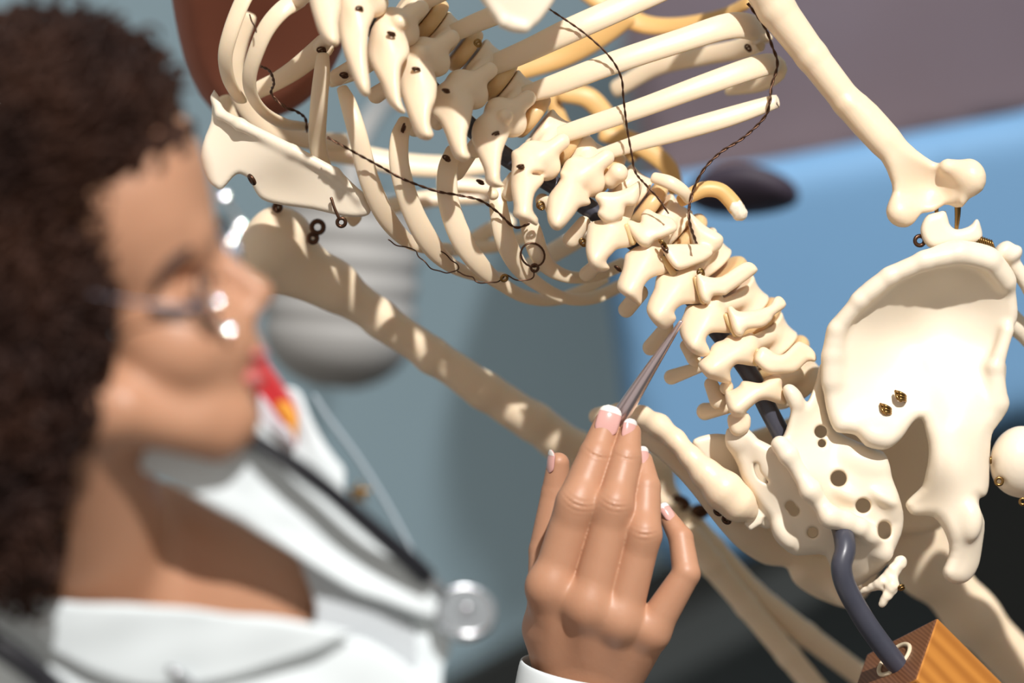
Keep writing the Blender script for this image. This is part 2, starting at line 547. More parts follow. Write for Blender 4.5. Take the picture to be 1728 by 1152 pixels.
# thoracic -----------------------------------------------------------------------------------
vertebra(P('995,376 1012,371 1033,370 1050,370 1060,387 1069,405 1066,416 1043,420 1033,428 1023,441 1029,451 1025,456 1010,459 996,449 989,427 989,405 991,387'),
         -58, -92, (1036, 388), (1005, 436),
         wing=P('1004,333 1014,324 1035,324 1056,318 1082,304 1081,328 1071,346 1056,348 1052,364 1035,376 1019,374 1008,361 1012,349'), wz=(-62, -35),
         ltp=[((985, 376, -10), (964, 404, -5), 12, 15)], knobs=[(1043, 292, -20, 17), (1030, 305, -15, 14)],
         body=((1060, 322, 52), uT, 42, 24))
vertebra(P('945,291 957,284 974,282 977,307 996,338 993,346 978,350 969,362 946,388 931,385 924,370 923,351 926,330 940,311 947,302'),
         -66, -104, (965, 312), (940, 376), ltp=[((930, 345, -25), (915, 338, -10), 10, 12)],
         pieces=[(P('962,240 985,230 1000,234 1006,250 985,262 966,258'), 20, 16)],
         body=((985, 268, 42), uT, 40, 22), thor=1)
vertebra(P('864,255 887,252 905,258 918,279 915,289 903,290 897,294 915,297 917,308 902,327 899,354 908,369 906,381 894,376 867,365 867,347 862,314 864,281'),
         -76, -118, (890, 285), (884, 362), ltp=[((868, 300, -30), (852, 322, -5), 12, 13)],
         body=((925, 228, 34), uT, 42, 22), thor=1)
vertebra(P('805,200 830,184 858,180 864,205 860,225 847,259 844,302 852,313 835,317 820,308 817,287 803,255 796,233 797,215'),
         -88, -134, (833, 212), (838, 305), ltp=[((806, 240, -40), (770, 290, 0), 12, 15)], knobs=[(853, 196, -92, 13), (832, 328, -60, 10)],
         body=((868, 160, 26), uT, 40, 22), thor=1)
vertebra(P('745,140 787,130 800,165 794,205 788,228 789,252 794,264 785,273 768,267 759,248 751,225 741,205 729,190 732,160'),
         -102, -150, (768, 165), (784, 262), ltp=[((742, 180, -50), (700, 215, -10), 12, 16)], knobs=[(790, 150, -80, 14)],
         body=((815, 108, 18), uT, 40, 22), thor=1)
vertebra(P('680,82 700,74 716,95 736,130 736,165 728,187 726,210 732,228 722,237 704,231 694,210 682,175 675,150 671,110'),
         -118, -170, (704, 110), (722, 226), ltp=[((680, 130, -70), (635, 160, -20), 12, 15)], knobs=[(711, 90, -112, 14)],
         body=((752, 60, 8), uT, 38, 22), thor=1)
vertebra(P('632,38 660,28 684,60 691,90 678,110 675,135 677,170 685,190 672,189 654,172 642,140 624,105 621,78'),
         -136, -190, (652, 60), (678, 182), ltp=[((622, 95, -85), (570, 130, -30), 12, 15)], knobs=[(674, 37, -130, 14), (640, 5, -120, 16)],
         body=((700, 10, -4), uT, 38, 22), thor=1)
vertebra(P('580,-20 620,-15 633,20 623,47 620,75 620,105 625,157 613,162 601,145 589,115 579,85 571,50 569,10'),
         -156, -210, (598, 10), (616, 152), ltp=[((570, 40, -100), (542, 78, -40), 12, 14)],
         body=((645, -40, -15), uT, 38, 22), thor=1)
vertebra(P('515,-60 560,-60 576,0 571,40 573,72 560,78 542,63 530,31 520,-10'),
         -178, -232, (540, -30), (562, 70), ltp=[((520, -10, -120), (490, 10, -60), 12, 14)],
         body=((590, -80, -30), uT, 38, 22))

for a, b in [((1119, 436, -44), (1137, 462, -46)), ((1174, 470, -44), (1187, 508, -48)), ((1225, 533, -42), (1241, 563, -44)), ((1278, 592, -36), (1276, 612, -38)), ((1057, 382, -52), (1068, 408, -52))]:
    sdf_obj('facet_gap_glow', cap(a, b, 5, 6), np.minimum(a, b) - 12., np.maximum(a, b) + 12., 1.8, M['disc'], SK)  # amber strips stand in for warm light bouncing inside the facet gaps
# discs ----------------------------------------------------------------------------------------
for c, u, r in [((1317, 606, 97), uL, 50), ((1269, 543, 85), uL, 51), ((1214, 472, 75), uL, 49), ((1152, 404, 66), (.7, .65, .2), 47),
                ((1092, 349, 57), uT, 43), ((1023, 295, 47), uT, 39), ((955, 248, 38), uT, 39), ((897, 194, 30), uT, 38), ((842, 134, 22), uT, 37), ((784, 84, 13), uT, 36), ((726, 35, 2), uT, 36)]:
    c = np.array(c, float)
    sdf_obj('intervertebral_disc', drum(c, u, r + 4, 13, 9, -.06), c - r - 14, c + r + 14, 3, M['disc'], SK)

# sacrum ---------------------------------------------------------------------------------------
sac = P('1226,728 1233,722 1263,725 1279,741 1300,752 1309,746 1322,735 1329,713 1334,690 1332,668 1329,655 1337,652 1352,664 1362,680 1371,658 1379,636 1386,612 1398,640 1402,700 1413,727 1448,746 1492,762 1499,783 1504,820 1520,850 1524,875 1520,903 1506,936 1500,946 1488,962 1470,975 1448,988 1425,985 1404,962 1393,937 1366,935 1340,937 1321,923 1307,905 1300,880 1287,862 1275,845 1262,825 1251,805 1245,785 1236,768 1227,752')
sf = relief(sac, [(1300, 790, -10), (1380, 690, 10), (1390, 620, 30), (1470, 800, -5), (1520, 880, 20), (1420, 830, -14), (1345, 800, -22), (1325, 850, 6), (1300, 820, -2), (1400, 770, -4), (1330, 930, 24), (1440, 980, 50), (1250, 750, -8), (1310, 870, 12), (1345, 670, -25), (1460, 940, 12)],
            20, 15, sm=2, slope=.9)
crest = chain([(1316, 750, -56, 15), (1330, 768, -66, 17), (1350, 800, -62, 13), (1368, 828, -68, 18), (1384, 850, -60, 13), (1400, 872, -64, 19), (1428, 880, -52, 17), (1450, 890, -44, 16), (1468, 898, -30, 12)], 7)
lat = U([ell((1456, 780, -10), (46, 26, 22), 20), ell((1488, 838, -20), (26, 13, 18), 30), ell((1430, 835, -26), (26, 12, 16), 25), ell((1468, 905, -26), (22, 16, 18), 10), ell((1487, 925, -8), (20, 24, 18), -30), ell((1295, 780, -20), (16, 34, 14), -25),
         ell((1322, 900, 0), (14, 26, 14), -30), ell((1245, 742, -20), (18, 18, 16)), ell((1336, 668, -38), (11, 20, 12), -35), ell((1500, 840, -4), (14, 36, 16), -10)], 16)
ala = relief(P('1168,748 1186,735 1221,732 1250,745 1275,800 1292,850 1302,880 1290,892 1268,868 1235,830 1195,790'), [(1180, 745, 25), (1250, 800, 45), (1290, 880, 30)], 14, 12)
holes = [cap((1385, 728, -90), (1385, 728, 90), 11), cap((1387, 748, -90), (1387, 748, 90), 7), cap((1415, 807, -90), (1415, 807, 90), 13.5), cap((1456, 853, -90), (1456, 853, 90), 12.5),
         cap((1492, 890, -90), (1492, 890, 90), 10.5), cap((1492, 899, -90), (1492, 899, 90), 10.5), relief(P('1272,782 1280,783 1284,797 1297,812 1293,816 1280,808 1274,796'), [(1280, 800, 0)], 90, 3),
         cap((1333, 853, -90), (1333, 853, 90), 9), cap((1340, 862, -90), (1340, 862, 90), 9), cap((1371, 898, -90), (1371, 898, 90), 9)]
spur = relief(P('1262,868 1275,856 1287,872 1284,884 1266,896 1255,884'), [(1270, 878, 10)], 12, 6, sm=1)
sdf_obj('sacrum', wavy(CUT(U([sf, lat, crest, ala, spur], 14), holes, 5), .8, 70, 4), (1150, 590, -95), (1545, 1005, 95), 2.2, M['hipbone'], SK)
# coccyx
cf = U([cap((1520, 948, 5), (1486, 985, -5), 11, 9), cap((1486, 985, -5), (1455, 998, 10), 9, 5), cap((1508, 962, 0), (1505, 990, -12), 9, 10), cap((1505, 990, -12), (1489, 1018, -14), 11, 7)], 7)
sdf_obj('coccyx', wavy(cf, .9, 30, 2), (1440, 930, -40), (1540, 1035, 40), 1.8, M['hipbone'], SK)

# right hip bone --------------------------------------------------------------------------------
hip = P('1390,610 1393,590 1395,565 1402,548 1412,534 1436,509 1450,488 1478,467 1508,448 1540,436 1570,421 1600,409 1630,407 1655,411 1678,421 1694,437 1707,458 1713,485 1718,522 1715,543 1704,558 1695,580 1693,598 1698,618 1697,640 1698,665 1702,680 1690,708 1676,726 1671,745 1670,790 1669,820 1664,836 1655,840 1652,846 1654,860 1661,880 1659,910 1655,940 1650,958 1640,975 1626,984 1605,984 1593,974 1591,960 1600,940 1601,918 1590,890 1575,872 1552,870 1538,868 1529,856 1529,846 1541,834 1556,820 1562,800 1566,775 1566,750 1561,725 1555,708 1544,710 1533,722 1522,739 1508,752 1492,758 1475,756 1461,752 1452,742 1443,734 1428,731 1412,729 1402,715 1394,690 1390,655')
hctrl = [(1400, 620, -20), (1405, 560, -18), (1480, 470, -30), (1590, 420, -24), (1680, 430, -6), (1712, 520, 22), (1600, 500, 34), (1520, 560, 31), (1640, 600, 32), (1580, 600, 26), (1470, 640, 6), (1420, 700, -22), (1490, 740, -34),
         (1560, 690, 0), (1620, 700, -4), (1690, 690, 26), (1620, 800, -22), (1660, 800, 10), (1545, 850, 8), (1620, 900, -16), (1600, 970, -8), (1650, 940, 20)]
ht = [(1400, 620, 20), (1480, 480, 18), (1600, 420, 20), (1690, 450, 16), (1560, 560, 9), (1640, 560, 12), (1470, 640, 16), (1470, 730, 20), (1560, 680, 20), (1630, 720, 30), (1620, 820, 26), (1545, 850, 15), (1625, 920, 26), (1620, 970, 24)]
hf = relief(hip, hctrl, ht, 22, sm=2, slope=.92)
rim = chain([(1404, 640, -30, 13), (1405, 600, -34, 13), (1412, 556, -38, 13), (1450, 508, -46, 13), (1502, 467, -50, 14), (1560, 441, -50, 16), (1620, 428, -44, 18), (1670, 440, -26, 17), (1698, 475, -4, 14)], 8)
rdg = U([chain([(1700, 560, 10, 10), (1680, 620, 4, 12), (1684, 680, 8, 14)], 8), ell((1640, 880, -36), (16, 30, 16), 5), ell((1480, 735, -48), (24, 14, 12), 20)], 12)
obt = []
RH = sdf_obj('hip_bone', wavy(U([hf, rim, rdg], 20), .8, 120, 7), (1370, 385, -90), (1738, 1002, 90), 2.6, M['hipbone'], SK)
for (x, y, z) in [(1520, 668, -30), (1495, 690, -36)]:
    mb = MB()
    for k in range(3):
        mb.add(tube([(x - 9 + k * 2, y - 8 + k * 5, z + 6, 2.4), (x - 2, y - 6 + k * 5, z - 8, 2.6), (x + 7, y - 1 + k * 4, z - 4, 2.6), (x + 8, y + 3 + k * 3, z + 10, 2.2)], n=4, seg=8))
    mb.add(tube([(x - 9, y - 9, z + 2, 2), (x - 6, y + 2, z - 4, 3), (x + 1, y + 8, z - 4, 3)], n=4, seg=8))
    mb.obj('wire_loop', M['brass'], SK)

# left hip bone: seen along its crest, its lower part deep behind the sacrum
crestL = chain([(1008, 702, 150, 15), (1045, 696, 105, 15), (1082, 703, 70, 18), (1112, 718, 40, 19), (1140, 742, 15, 17), (1166, 772, -5, 18), (1192, 800, -15, 25), (1222, 828, -20, 33), (1246, 850, -15, 30), (1262, 862, -5, 18)], 10)
plL = relief(P('1030,700 1085,705 1130,735 1170,775 1215,820 1262,862 1300,895 1345,930 1400,945 1480,950 1475,985 1455,1012 1425,1024 1398,1016 1370,1004 1345,985 1330,958 1290,952 1250,928 1222,900 1196,868 1165,828 1135,795 1095,760 1055,745'),
             [(1040, 715, 120), (1100, 740, 70), (1170, 800, 25), (1240, 870, 40), (1300, 920, 150), (1400, 980, 240), (1470, 960, 280)], 17, 15)
isch = U([cap((1405, 965, 220), (1430, 1000, 200), 34, 26), cap((1360, 960, 200), (1420, 985, 230), 26, 30)], 10)
pub = relief(P('1215,760 1290,720 1420,680 1500,690 1560,690 1602,720 1606,800 1596,880 1560,900 1500,905 1480,960 1400,960 1330,920 1260,860'), [(1230, 780, 170), (1340, 800, 250), (1450, 800, 280), (1590, 760, 230), (1560, 880, 250)], 20, 16)
sdf_obj('hip_bone', U([crestL, plL, isch, pub], 14), (975, 660, -70), (1640, 1050, 330), 4, M['bone'], SK)
for (x, y) in [(1212, 863), (1226, 877)]:
    MB().add(ring((x, y, -8), 6, 3.6, (.8, .6, 0), (-.4, .5, .7), 12)).obj('wire_loop', M['wire'], SK)

# femur heads and shafts -------------------------------------------------------------------------
ff = U([ell((1722, 778, 40), (52, 60, 52), 10), cap((1728, 790, 50), (1810, 840, 70), 36, 44), cap((1800, 820, 70), (1990, 1100, 190), 40, 30)], 22)
sdf_obj('femur', CUT(ff, [cap((1684, 812, -30), (1690, 815, 14), 10, 7)], 4), (1650, 690, -40), (2040, 1150, 260), 5, M['hipbone'], SK)
MB().add(ring((1686, 812, 4), 6, 2.5)).add(ring((1672, 776, 6), 5, 2, (0, 1, 0), (0, 0, 1))).obj('wire_loop', M['brass'], SK)
MB().add(ring((1726, 846, 6), 5, 2.6)).obj('wire_loop', M['brass'], SK)
ff = U([ell((1535, 900, 330), (52, 60, 50)), cap((1540, 910, 330), (1560, 960, 360), 46, 46), cap((1560, 940, 360), (1640, 1040, 420), 48, 42), cap((1640, 1040, 420), (1800, 1210, 540), 42, 40)], 30)
sdf_obj('femur', ff, (1470, 830, 260), (1850, 1260, 600), 6, M['bone'], SK)

# arms ---------------------------------------------------------------------------------------------
hd = relief(P('1428,200 1460,240 1488,272 1501,300 1506,322 1498,356 1508,374 1529,380 1543,371 1555,360 1575,357 1593,346 1613,343 1624,349 1636,334 1656,319 1660,295 1650,278 1636,272 1622,277 1587,277 1561,264 1532,240 1497,200 1460,165 1420,165'),
            [(1450, 190, -10), (1520, 280, -12), (1515, 360, -18), (1575, 320, 8), (1640, 300, -20), (1600, 340, -10)], [(1450, 190, 26), (1520, 270, 20), (1520, 350, 20), (1575, 320, 9), (1640, 300, 24)], 24, sm=2)
hsh = chain([(1270, -60, -20, 38), (1310, 15, -15, 33), (1370, 95, -12, 28), (1430, 172, -10, 26), (1490, 235, -10, 24)], 6)
ball = U([ell((1634, 300, -20), (27, 25, 26), 30), cap((1600, 282, -16), (1634, 292, -18), 14, 20), ell((1522, 358, -20), (22, 22, 22)), cap((1618, 330, -8), (1614, 342, -8), 9, 7)], 10)
HR = sdf_obj('humerus', CUT(U([hsh, hd, ball], 16), [ell((1582, 318, -28), (12, 18, 22), -40)], 12), (1215, -110, -75), (1680, 400, 50), 2.8, M['bone'], SK)
uf = relief(P('1553,392 1556,376 1566,362 1582,358 1596,356 1602,378 1613,387 1630,384 1640,378 1649,368 1656,385 1657,403 1640,412 1600,416 1575,420 1560,410'), [(1560, 390, 0), (1610, 400, 6), (1650, 390, 14)], 19, 13, sm=2)
us = chain([(1590, 402, 24, 18), (1650, 470, 70, 17), (1720, 552, 95, 17), (1800, 640, 120, 16), (2010, 880, 190, 17)], 8)
sdf_obj('ulna', U([uf, us], 12), (1530, 335, -30), (2040, 910, 220), 3, M['hipbone'], SK)
rf = U([cap((1694, 424, 18), (1708, 430, 20), 22, 20, n=(.6, .7, .1), f=1.5), chain([(1700, 430, 22, 13), (1740, 490, 40, 13), (1830, 600, 80, 15), (2040, 860, 160, 18)], 6)], 7)
sdf_obj('radius', rf, (1660, 390, -20), (2070, 890, 190), 3, M['hipbone'], SK)
MB().add(tube([(1616, 338, -8, 6), (1616, 362, 0, 5), (1614, 386, 6, 3.4)], n=3, seg=8)).add(tube([(1581, 346, 0, 3.4), (1580, 362, 0, 3.4)], n=3, seg=8)).obj('elbow_pin', M['brass'], SK)
MB().add(ring((1552, 406, -4), 8, 3.6, (1, 0, .3), (0, 1, 0))).obj('wire_loop', M['wire'], SK)
ts = np.linspace(0, 1, 90)
P0 = np.stack([1643 + 34 * ts, 402 + 12 * ts, 6 + 6 * np.sin(ts * 56), np.full(90, 1.5)], 1)
P0[:, 1] += 8 * np.cos(ts * 56); P0[:, 0] += 2.5 * np.cos(ts * 56)
MB().add(tube(P0, seg=6, spl=False)).obj('spring', M['brass'], SK)

hl = U([ell((470, 400, 150), (55, 52, 55), 0), ell((438, 440, 160), (42, 60, 50), 20), cap((475, 420, 155), (560, 478, 190), 50, 36), cap((445, 455, 165), (560, 485, 190), 34, 30),
        chain([(555, 475, 190, 37), (640, 537, 225, 31), (730, 600, 260, 30), (820, 660, 290, 32), (900, 712, 320, 33), (975, 765, 350, 36), (1060, 815, 380, 46)], 10),
        ell((1105, 800, 385), (34, 40, 34)), ell((1120, 850, 390), (34, 30, 34))], 24)
sdf_obj('humerus', wavy(hl, 1., 150, 3), (370, 330, 70), (1165, 905, 450), 4, M['bone'], SK)
uf = U([ell((1150, 880, 400), (28, 30, 28)), chain([(1150, 870, 400, 26), (1200, 925, 420, 23), (1270, 1000, 450, 21), (1360, 1070, 480, 20), (1480, 1160, 520, 19)], 8)], 8)
sdf_obj('ulna', uf, (1110, 830, 350), (1520, 1200, 560), 5, M['bone'], SK)
rf = chain([(1165, 905, 375, 22), (1200, 950, 390, 22), (1260, 1022, 420, 20), (1330, 1105, 450, 20), (1400, 1190, 480, 20)], 8)
sdf_obj('radius', rf, (1130, 870, 330), (1440, 1230, 520), 5, M['bone'], SK)
MB().add(ring((1148, 848, 370), 11, 7, (1, .3, 0), (0, .6, .8), 12)).add(ring((1182, 862, 380), 10, 7, (1, 0, 0), (0, .6, .8), 12)).obj('wire_loop', M['wire'], SK)
# hooks on the left shoulder
MB().add(ring((536, 383, 110), 10, 4.4, (1, 0, .2), (0, 1, 0))).add(ring((528, 402, 112), 7, 4.2, (1, 0, .2), (0, 1, 0))).obj('wire_loop', M['wire'], SK)
MB().add(ring((468, 350, 108), 6, 3.6, (1, 0, 0), (0, 1, .3))).add(tube([(464, 344, 112, 4), (466, 356, 106, 4)], n=2)).obj('wire_loop', M['wire'], SK)

# shoulder blades ------------------------------------------------------------------------------------
sc = relief(P('362,150 368,178 384,195 405,207 450,228 494,250 535,273 566,290 590,312 610,330 623,352 613,365 590,366 570,363 528,353 476,346 450,340 436,331 426,314 420,302 404,293 392,300 374,320 362,315 350,303 338,266 346,230 356,205 358,170'),
            [(365, 190, 20), (480, 250, -45), (600, 335, -40), (480, 320, -20), (370, 290, 0), (420, 270, -20)], 9, 8, sm=2)
spn = chain([(362, 165, 15, 7), (372, 192, 0, 8), (405, 210, -28, 10), (494, 254, -50, 9), (565, 292, -52, 9), (607, 332, -46, 8), (618, 354, -38, 7)], 8)
sdf_obj('scapula', U([sc, spn], 10), (320, 120, -90), (645, 390, 60), 2.6, M['hipbone'], SK)
MB().add(ring((425, 303, -40), 7, 4, (.6, .8, 0), (0, .4, .9), 12)).obj('wire_loop', M['wire'], SK)
MB().add(tube([(559, 334, -52, 2.6), (564, 350, -54, 2.6), (572, 368, -54, 2.8)], n=4)).add(ring((576, 375, -52), 7, 3.2, (1, 0, 0), (0, 1, .2))).obj('wire_loop', M['wire'], SK)
sc = relief(P('690,-230 1000,-230 975,-60 940,-5 920,25 905,42 885,53 862,53 845,40 826,14 808,-15 762,-80 720,-150'), [(740, -200, -285), (960, -160, -230), (875, 20, -282), (860, -60, -285)], 10, 9)
sdf_obj('scapula', U([sc, chain([(800, -30, -286, 9), (850, 36, -288, 10), (885, 46, -284, 9)], 6)], 8), (665, -255, -340), (1025, 80, -150), 3, M['hipbone'], SK)

# ribs: (x, y, depth, half width) --------------------------------------------------------------------
def rib(pts, flat=.45, hint=(0, -.25, -1), m='bone'):
    return tube_obj('rib', pts, M[m], SK, flat=flat, hint=hint, seg=16)
rib([(812, 118, -5, 18), (888, 86, -30, 20), (960, 52, -45, 22), (1050, 12, -30, 22), (1150, -34, 20, 22), (1230, -70, 120, 20), (1240, -60, 240, 18)])
rib([(848, 172, 0, 13), (885, 160, -14, 15), (940, 142, -28, 19), (1038, 105, -34, 20), (1151, 68, -20, 21), (1230, 44, 5, 23), (1272, 48, 50, 24), (1281, 66, 105, 22), (1250, 82, 170, 19), (1190, 94, 240, 17), (1110, 112, 300, 16), (1040, 150, 340, 15)])
rib([(895, 246, 10, 13), (963, 222, -8, 16), (1076, 184, -18, 17), (1189, 143, -8, 19), (1270, 115, 18, 20), (1305, 108, 50, 19), (1310, 124, 95, 16), (1282, 142, 150, 14), (1230, 150, 210, 12)])
rib([(975, 270, 20, 8), (1010, 262, 10, 11), (1076, 241, 0, 14), (1150, 220, -2, 17), (1230, 197, 4, 17), (1300, 174, 18, 13), (1308, 172, 20, 12)])
# front runs of the right ribs
def cart(pts, flat=.45, hint=(0, -.25, -1)):
    return tube_obj('costal_cartilage', pts, M['cartilage'], SK, flat=flat, hint=hint, seg=16)
cart([(985, -20, 330, 20), (1040, 18, 320, 20), (1090, 42, 310, 18), (1150, 42, 290, 15), (1220, 26, 250, 14), (1262, 4, 200, 14)], hint=(0, -.6, -1))
cart([(840, 126, 300, 18), (900, 112, 300, 18), (960, 92, 300, 18), (1015, 62, 290, 17), (1060, 30, 280, 15)])
cart([(922, 150, 320, 12), (936, 180, 320, 13), (952, 215, 320, 13), (985, 260, 330, 13)])
cart([(950, 158, 310, 15), (990, 164, 310, 18), (1018, 190, 310, 17), (1045, 228, 310, 16), (1070, 262, 310, 15)])
cart([(1020, 226, 300, 15), (1060, 236, 300, 17), (1100, 258, 300, 17), (1128, 284, 300, 16), (1140, 320, 300, 15)])
fr = cart([(1150, 338, 25, 11), (1166, 329, 28, 13), (1190, 319, 30, 14), (1215, 322, 32, 14), (1233, 338, 32, 14), (1243, 352, 30, 14)], flat=.8)
sdf_obj('rib_tip', wavy(cap((1242, 350, 31), (1248, 360, 30), 14, 13), 1, 12), (1222, 330, 5), (1270, 385, 55), 2, M['hipbone'], fr)
rib([(1105, 300, 5, 10), (1130, 308, -6, 12), (1152, 322, -2, 11), (1162, 336, 8, 9)], flat=.7)
# upper right, mostly out of the picture
rib([(742, 66, -20, 15), (800, 40, -40, 17), (870, 10, -50, 18), (960, -40, -40, 18)])
rib([(690, 15, -40, 14), (740, -10, -60, 16), (800, -40, -70, 17)])
# left ribs, back runs bending round to the front
rib([(545, 95, -60, 11), (543, 125, -66, 14), (538, 180, -50, 15), (537, 250, 0, 15), (560, 320, 30, 15), (600, 370, 80, 14)])
rib([(578, 150, -60, 10), (588, 175, -85, 14), (603, 225, -95, 16), (622, 300, -75, 17), (648, 360, -40, 17), (680, 400, 10, 14), (712, 416, 70, 12), (760, 420, 150, 11)])
rib([(684, 205, -50, 13), (674, 235, -70, 16), (675, 285, -75, 17), (694, 350, -60, 18), (722, 405, -30, 19), (752, 440, 15, 15), (790, 460, 90, 12), (850, 470, 170, 11)])
rib([(765, 255, -35, 14), (755, 290, -50, 17), (758, 345, -52, 18), (780, 405, -38, 19), (812, 450, -5, 17), (845, 478, 50, 13), (885, 500, 110, 12), (930, 506, 170, 11), (975, 494, 220, 11), (1020, 470, 260, 10)])
rib([(838, 318, -20, 13), (842, 355, -30, 16), (853, 405, -28, 18), (876, 450, 0, 16), (912, 482, 50, 12), (955, 503, 100, 11), (1000, 503, 150, 11), (1048, 482, 190, 11)])
rib([(886, 360, -10, 12), (897, 390, -12, 17), (910, 428, 0, 17), (932, 455, 30, 14), (968, 468, 70, 11), (1010, 463, 110, 11), (1052, 445, 150, 12)])
# front runs of the left ribs
rib([(540, 255, 330, 18), (600, 262, 335, 20), (680, 277, 340, 21), (760, 281, 345, 20), (830, 276, 350, 18)], hint=(0, -.5, -1))
rib([(640, 352, 320, 15), (690, 341, 330, 16), (750, 333, 340, 16), (820, 330, 350, 15)], hint=(0, -.5, -1))
rib([(728, 425, 300, 11), (780, 421, 310, 12), (840, 414, 320, 12), (900, 396, 330, 12)], hint=(0, -.5, -1))
rib([(800, 405, 330, 14), (826, 388, 340, 14), (860, 372, 350, 13)], hint=(0, -.5, -1))
rib([(888, 455, 210, 16), (930, 428, 220, 18), (975, 402, 225, 18), (1020, 372, 230, 17)], hint=(0, -.5, -1), m='hipbone')
rib([(745, 308, 330, 12), (800, 312, 340, 13), (850, 322, 350, 13)], hint=(0, -.5, -1))
# top left ribs
rib([(428, -30, -60, 15), (408, 5, -70, 15), (390, 52, -70, 15), (380, 95, -55, 14), (386, 135, -25, 13), (405, 168, 20, 13)], hint=(-.5, 0, -1))
rib([(505, -2, -80, 16), (475, 18, -95, 16), (450, 48, -95, 16), (432, 88, -85, 15), (421, 128, -65, 14), (425, 160, -40, 13), (445, 188, 0, 14), (478, 208, 50, 16), (514, 214, 100, 13)], hint=(-.6, .2, -1))
rib([(436, 152, 60, 15), (470, 135, 40, 16), (505, 112, 20, 18), (548, 76, -10, 20)])
rib([(418, 30, 150, 15), (402, 75, 160, 16), (396, 120, 170, 16), (412, 175, 190, 16), (450, 215, 220, 16), (510, 235, 260, 16), (580, 240, 300, 16)])
rib([(378, 168, 100, 12), (390, 200, 110, 13), (410, 235, 130, 13)])
rib([(560, 135, 40, 13), (600, 120, 20, 15), (636, 100, -10, 14)])

# wires ---------------------------------------------------------------------------------------------
def wire(pts, **k): return twisted(pts, **k).obj('binding_wire', M['wire'], SK)
wire([(925, 14, -70), (985, 55, -62), (1028, 95, -58), (1048, 130, -50), (1052, 165, -42), (1058, 215, -28), (1066, 260, -28), (1072, 290, -30), (1090, 312, -72), (1112, 336, -75), (1128, 360, -76)], r=1.7)
wire([(1262, 6, -20), (1290, 45, 0), (1303, 78, 8), (1312, 108, 14), (1302, 145, 10), (1299, 172, -4), (1290, 198, 0), (1255, 232, -4), (1215, 258, -8), (1185, 290, -12), (1167, 330, -14), (1163, 370, -30), (1175, 410, -72)], r=2.3)
wire([(553, 232, -112), (600, 258, -116), (640, 280, -100), (680, 302, -92), (735, 322, -72), (772, 329, -72), (810, 338, -70), (840, 358, -50), (868, 383, -45), (893, 378, -30)], r=2)
wire([(655, 405, -35), (676, 416, -20), (696, 419, -6), (712, 438, -40), (735, 456, -28), (765, 459, -5), (772, 448, 5), (745, 424, -20)], r=1.7, two=False)
wire([(772, 459, -5), (795, 467, -20), (805, 475, -30), (830, 477, -22), (848, 470, -10), (856, 465, -14), (880, 474, -12), (898, 468, -4), (902, 455, 0)], r=1.9, two=False)
MB().add(ring((899, 430, -14), 20, 1.8, (1, 0, .25), (.1, 1, .3))).add(ring((902, 452, -8), 6, 2.4, (1, 0, 0), (0, 1, .3), 12)).obj('wire_loop', M['wire'], SK)
MB().add(ring((851, 469, -14), 6, 2.4, (.8, -.5, 0), (.4, .7, .4), 12)).obj('wire_loop', M['brass'], SK)
wire([(420, 25, -90), (428, 40, -105), (432, 55, -112)], r=2, two=False)
wire([(440, 112, -90), (455, 120, -60), (462, 140, -20), (458, 158, 20), (480, 180, 20), (500, 188, 30), (515, 200, 60), (518, 222, 80)], r=2.2)
for c, r, a, b, m in [((912, 346, -70), 8, (1, 0, .4), (0, 1, .3), 'brass'), ((983, 408, -40), 7, (1, .2, .4), (0, 1, .3), 'brass'), ((1118, 410, -66), 10, (.8, .6, 0), (0, .4, .9), 'brass'), ((1122, 418, -66), 9, (.4, .9, 0), (.6, 0, .8), 'wire'),
                      ((1182, 459, -50), 7, (1, 0, .2), (0, 1, .3), 'brass'), ((810, 306, -70), 7, (1, .3, 0), (0, .3, 1), 'wire'), ((753, 266, -70), 7, (1, .3, 0), (0, .6, .8), 'wire'), ((680, 215, -75), 8, (.4, -1, 0), (0, .3, 1), 'wire'),
                      ((580, 126, -60), 8, (1, 0, 0), (0, .5, .8), 'wire'), ((542, 84, -60), 9, (1, 0, 0), (0, .6, .8), 'wire'), ((806, 72, -60), 7, (1, 0, 0), (0, 1, .3), 'brass'),
                      ((606, 14, -176), 7, (1, 0, 0), (0, .6, .8), 'wire'), ((660, 56, -158), 8, (1, .2, 0), (0, .3, 1), 'wire'), ((702, 116, -140), 8, (1, .1, 0), (0, .3, 1), 'wire'), ((752, 152, -122), 7, (1, .1, 0), (0, .3, 1), 'wire'), ((836, 225, -110), 7, (1, -.4, 0), (0, .3, 1), 'wire'),
                      ((878, 280, -96), 7, (1, -.2, 0), (0, .3, 1), 'wire'), ((1042, 452, -52), 6, (1, .6, 0), (0, .3, 1), 'wire'), ((1262, 80, 90), 6, (1, .3, 0), (0, 1, .3), 'wire'), ((520, 1002, 0), 1, (1, 0, 0), (0, 1, 0), 'wire'), ((1520, 990, -16), 6, (1, -.6, 0), (.3, .4, .8), 'brass')]:
    if r > 1: MB().add(ring(c, r * .75, 1.8, a, b, 14)).add(ring(np.array(c) + np.array([2, 3, 2]), r * .6, 1.7, a, b, 14)).obj('wire_loop', M[m], SK)

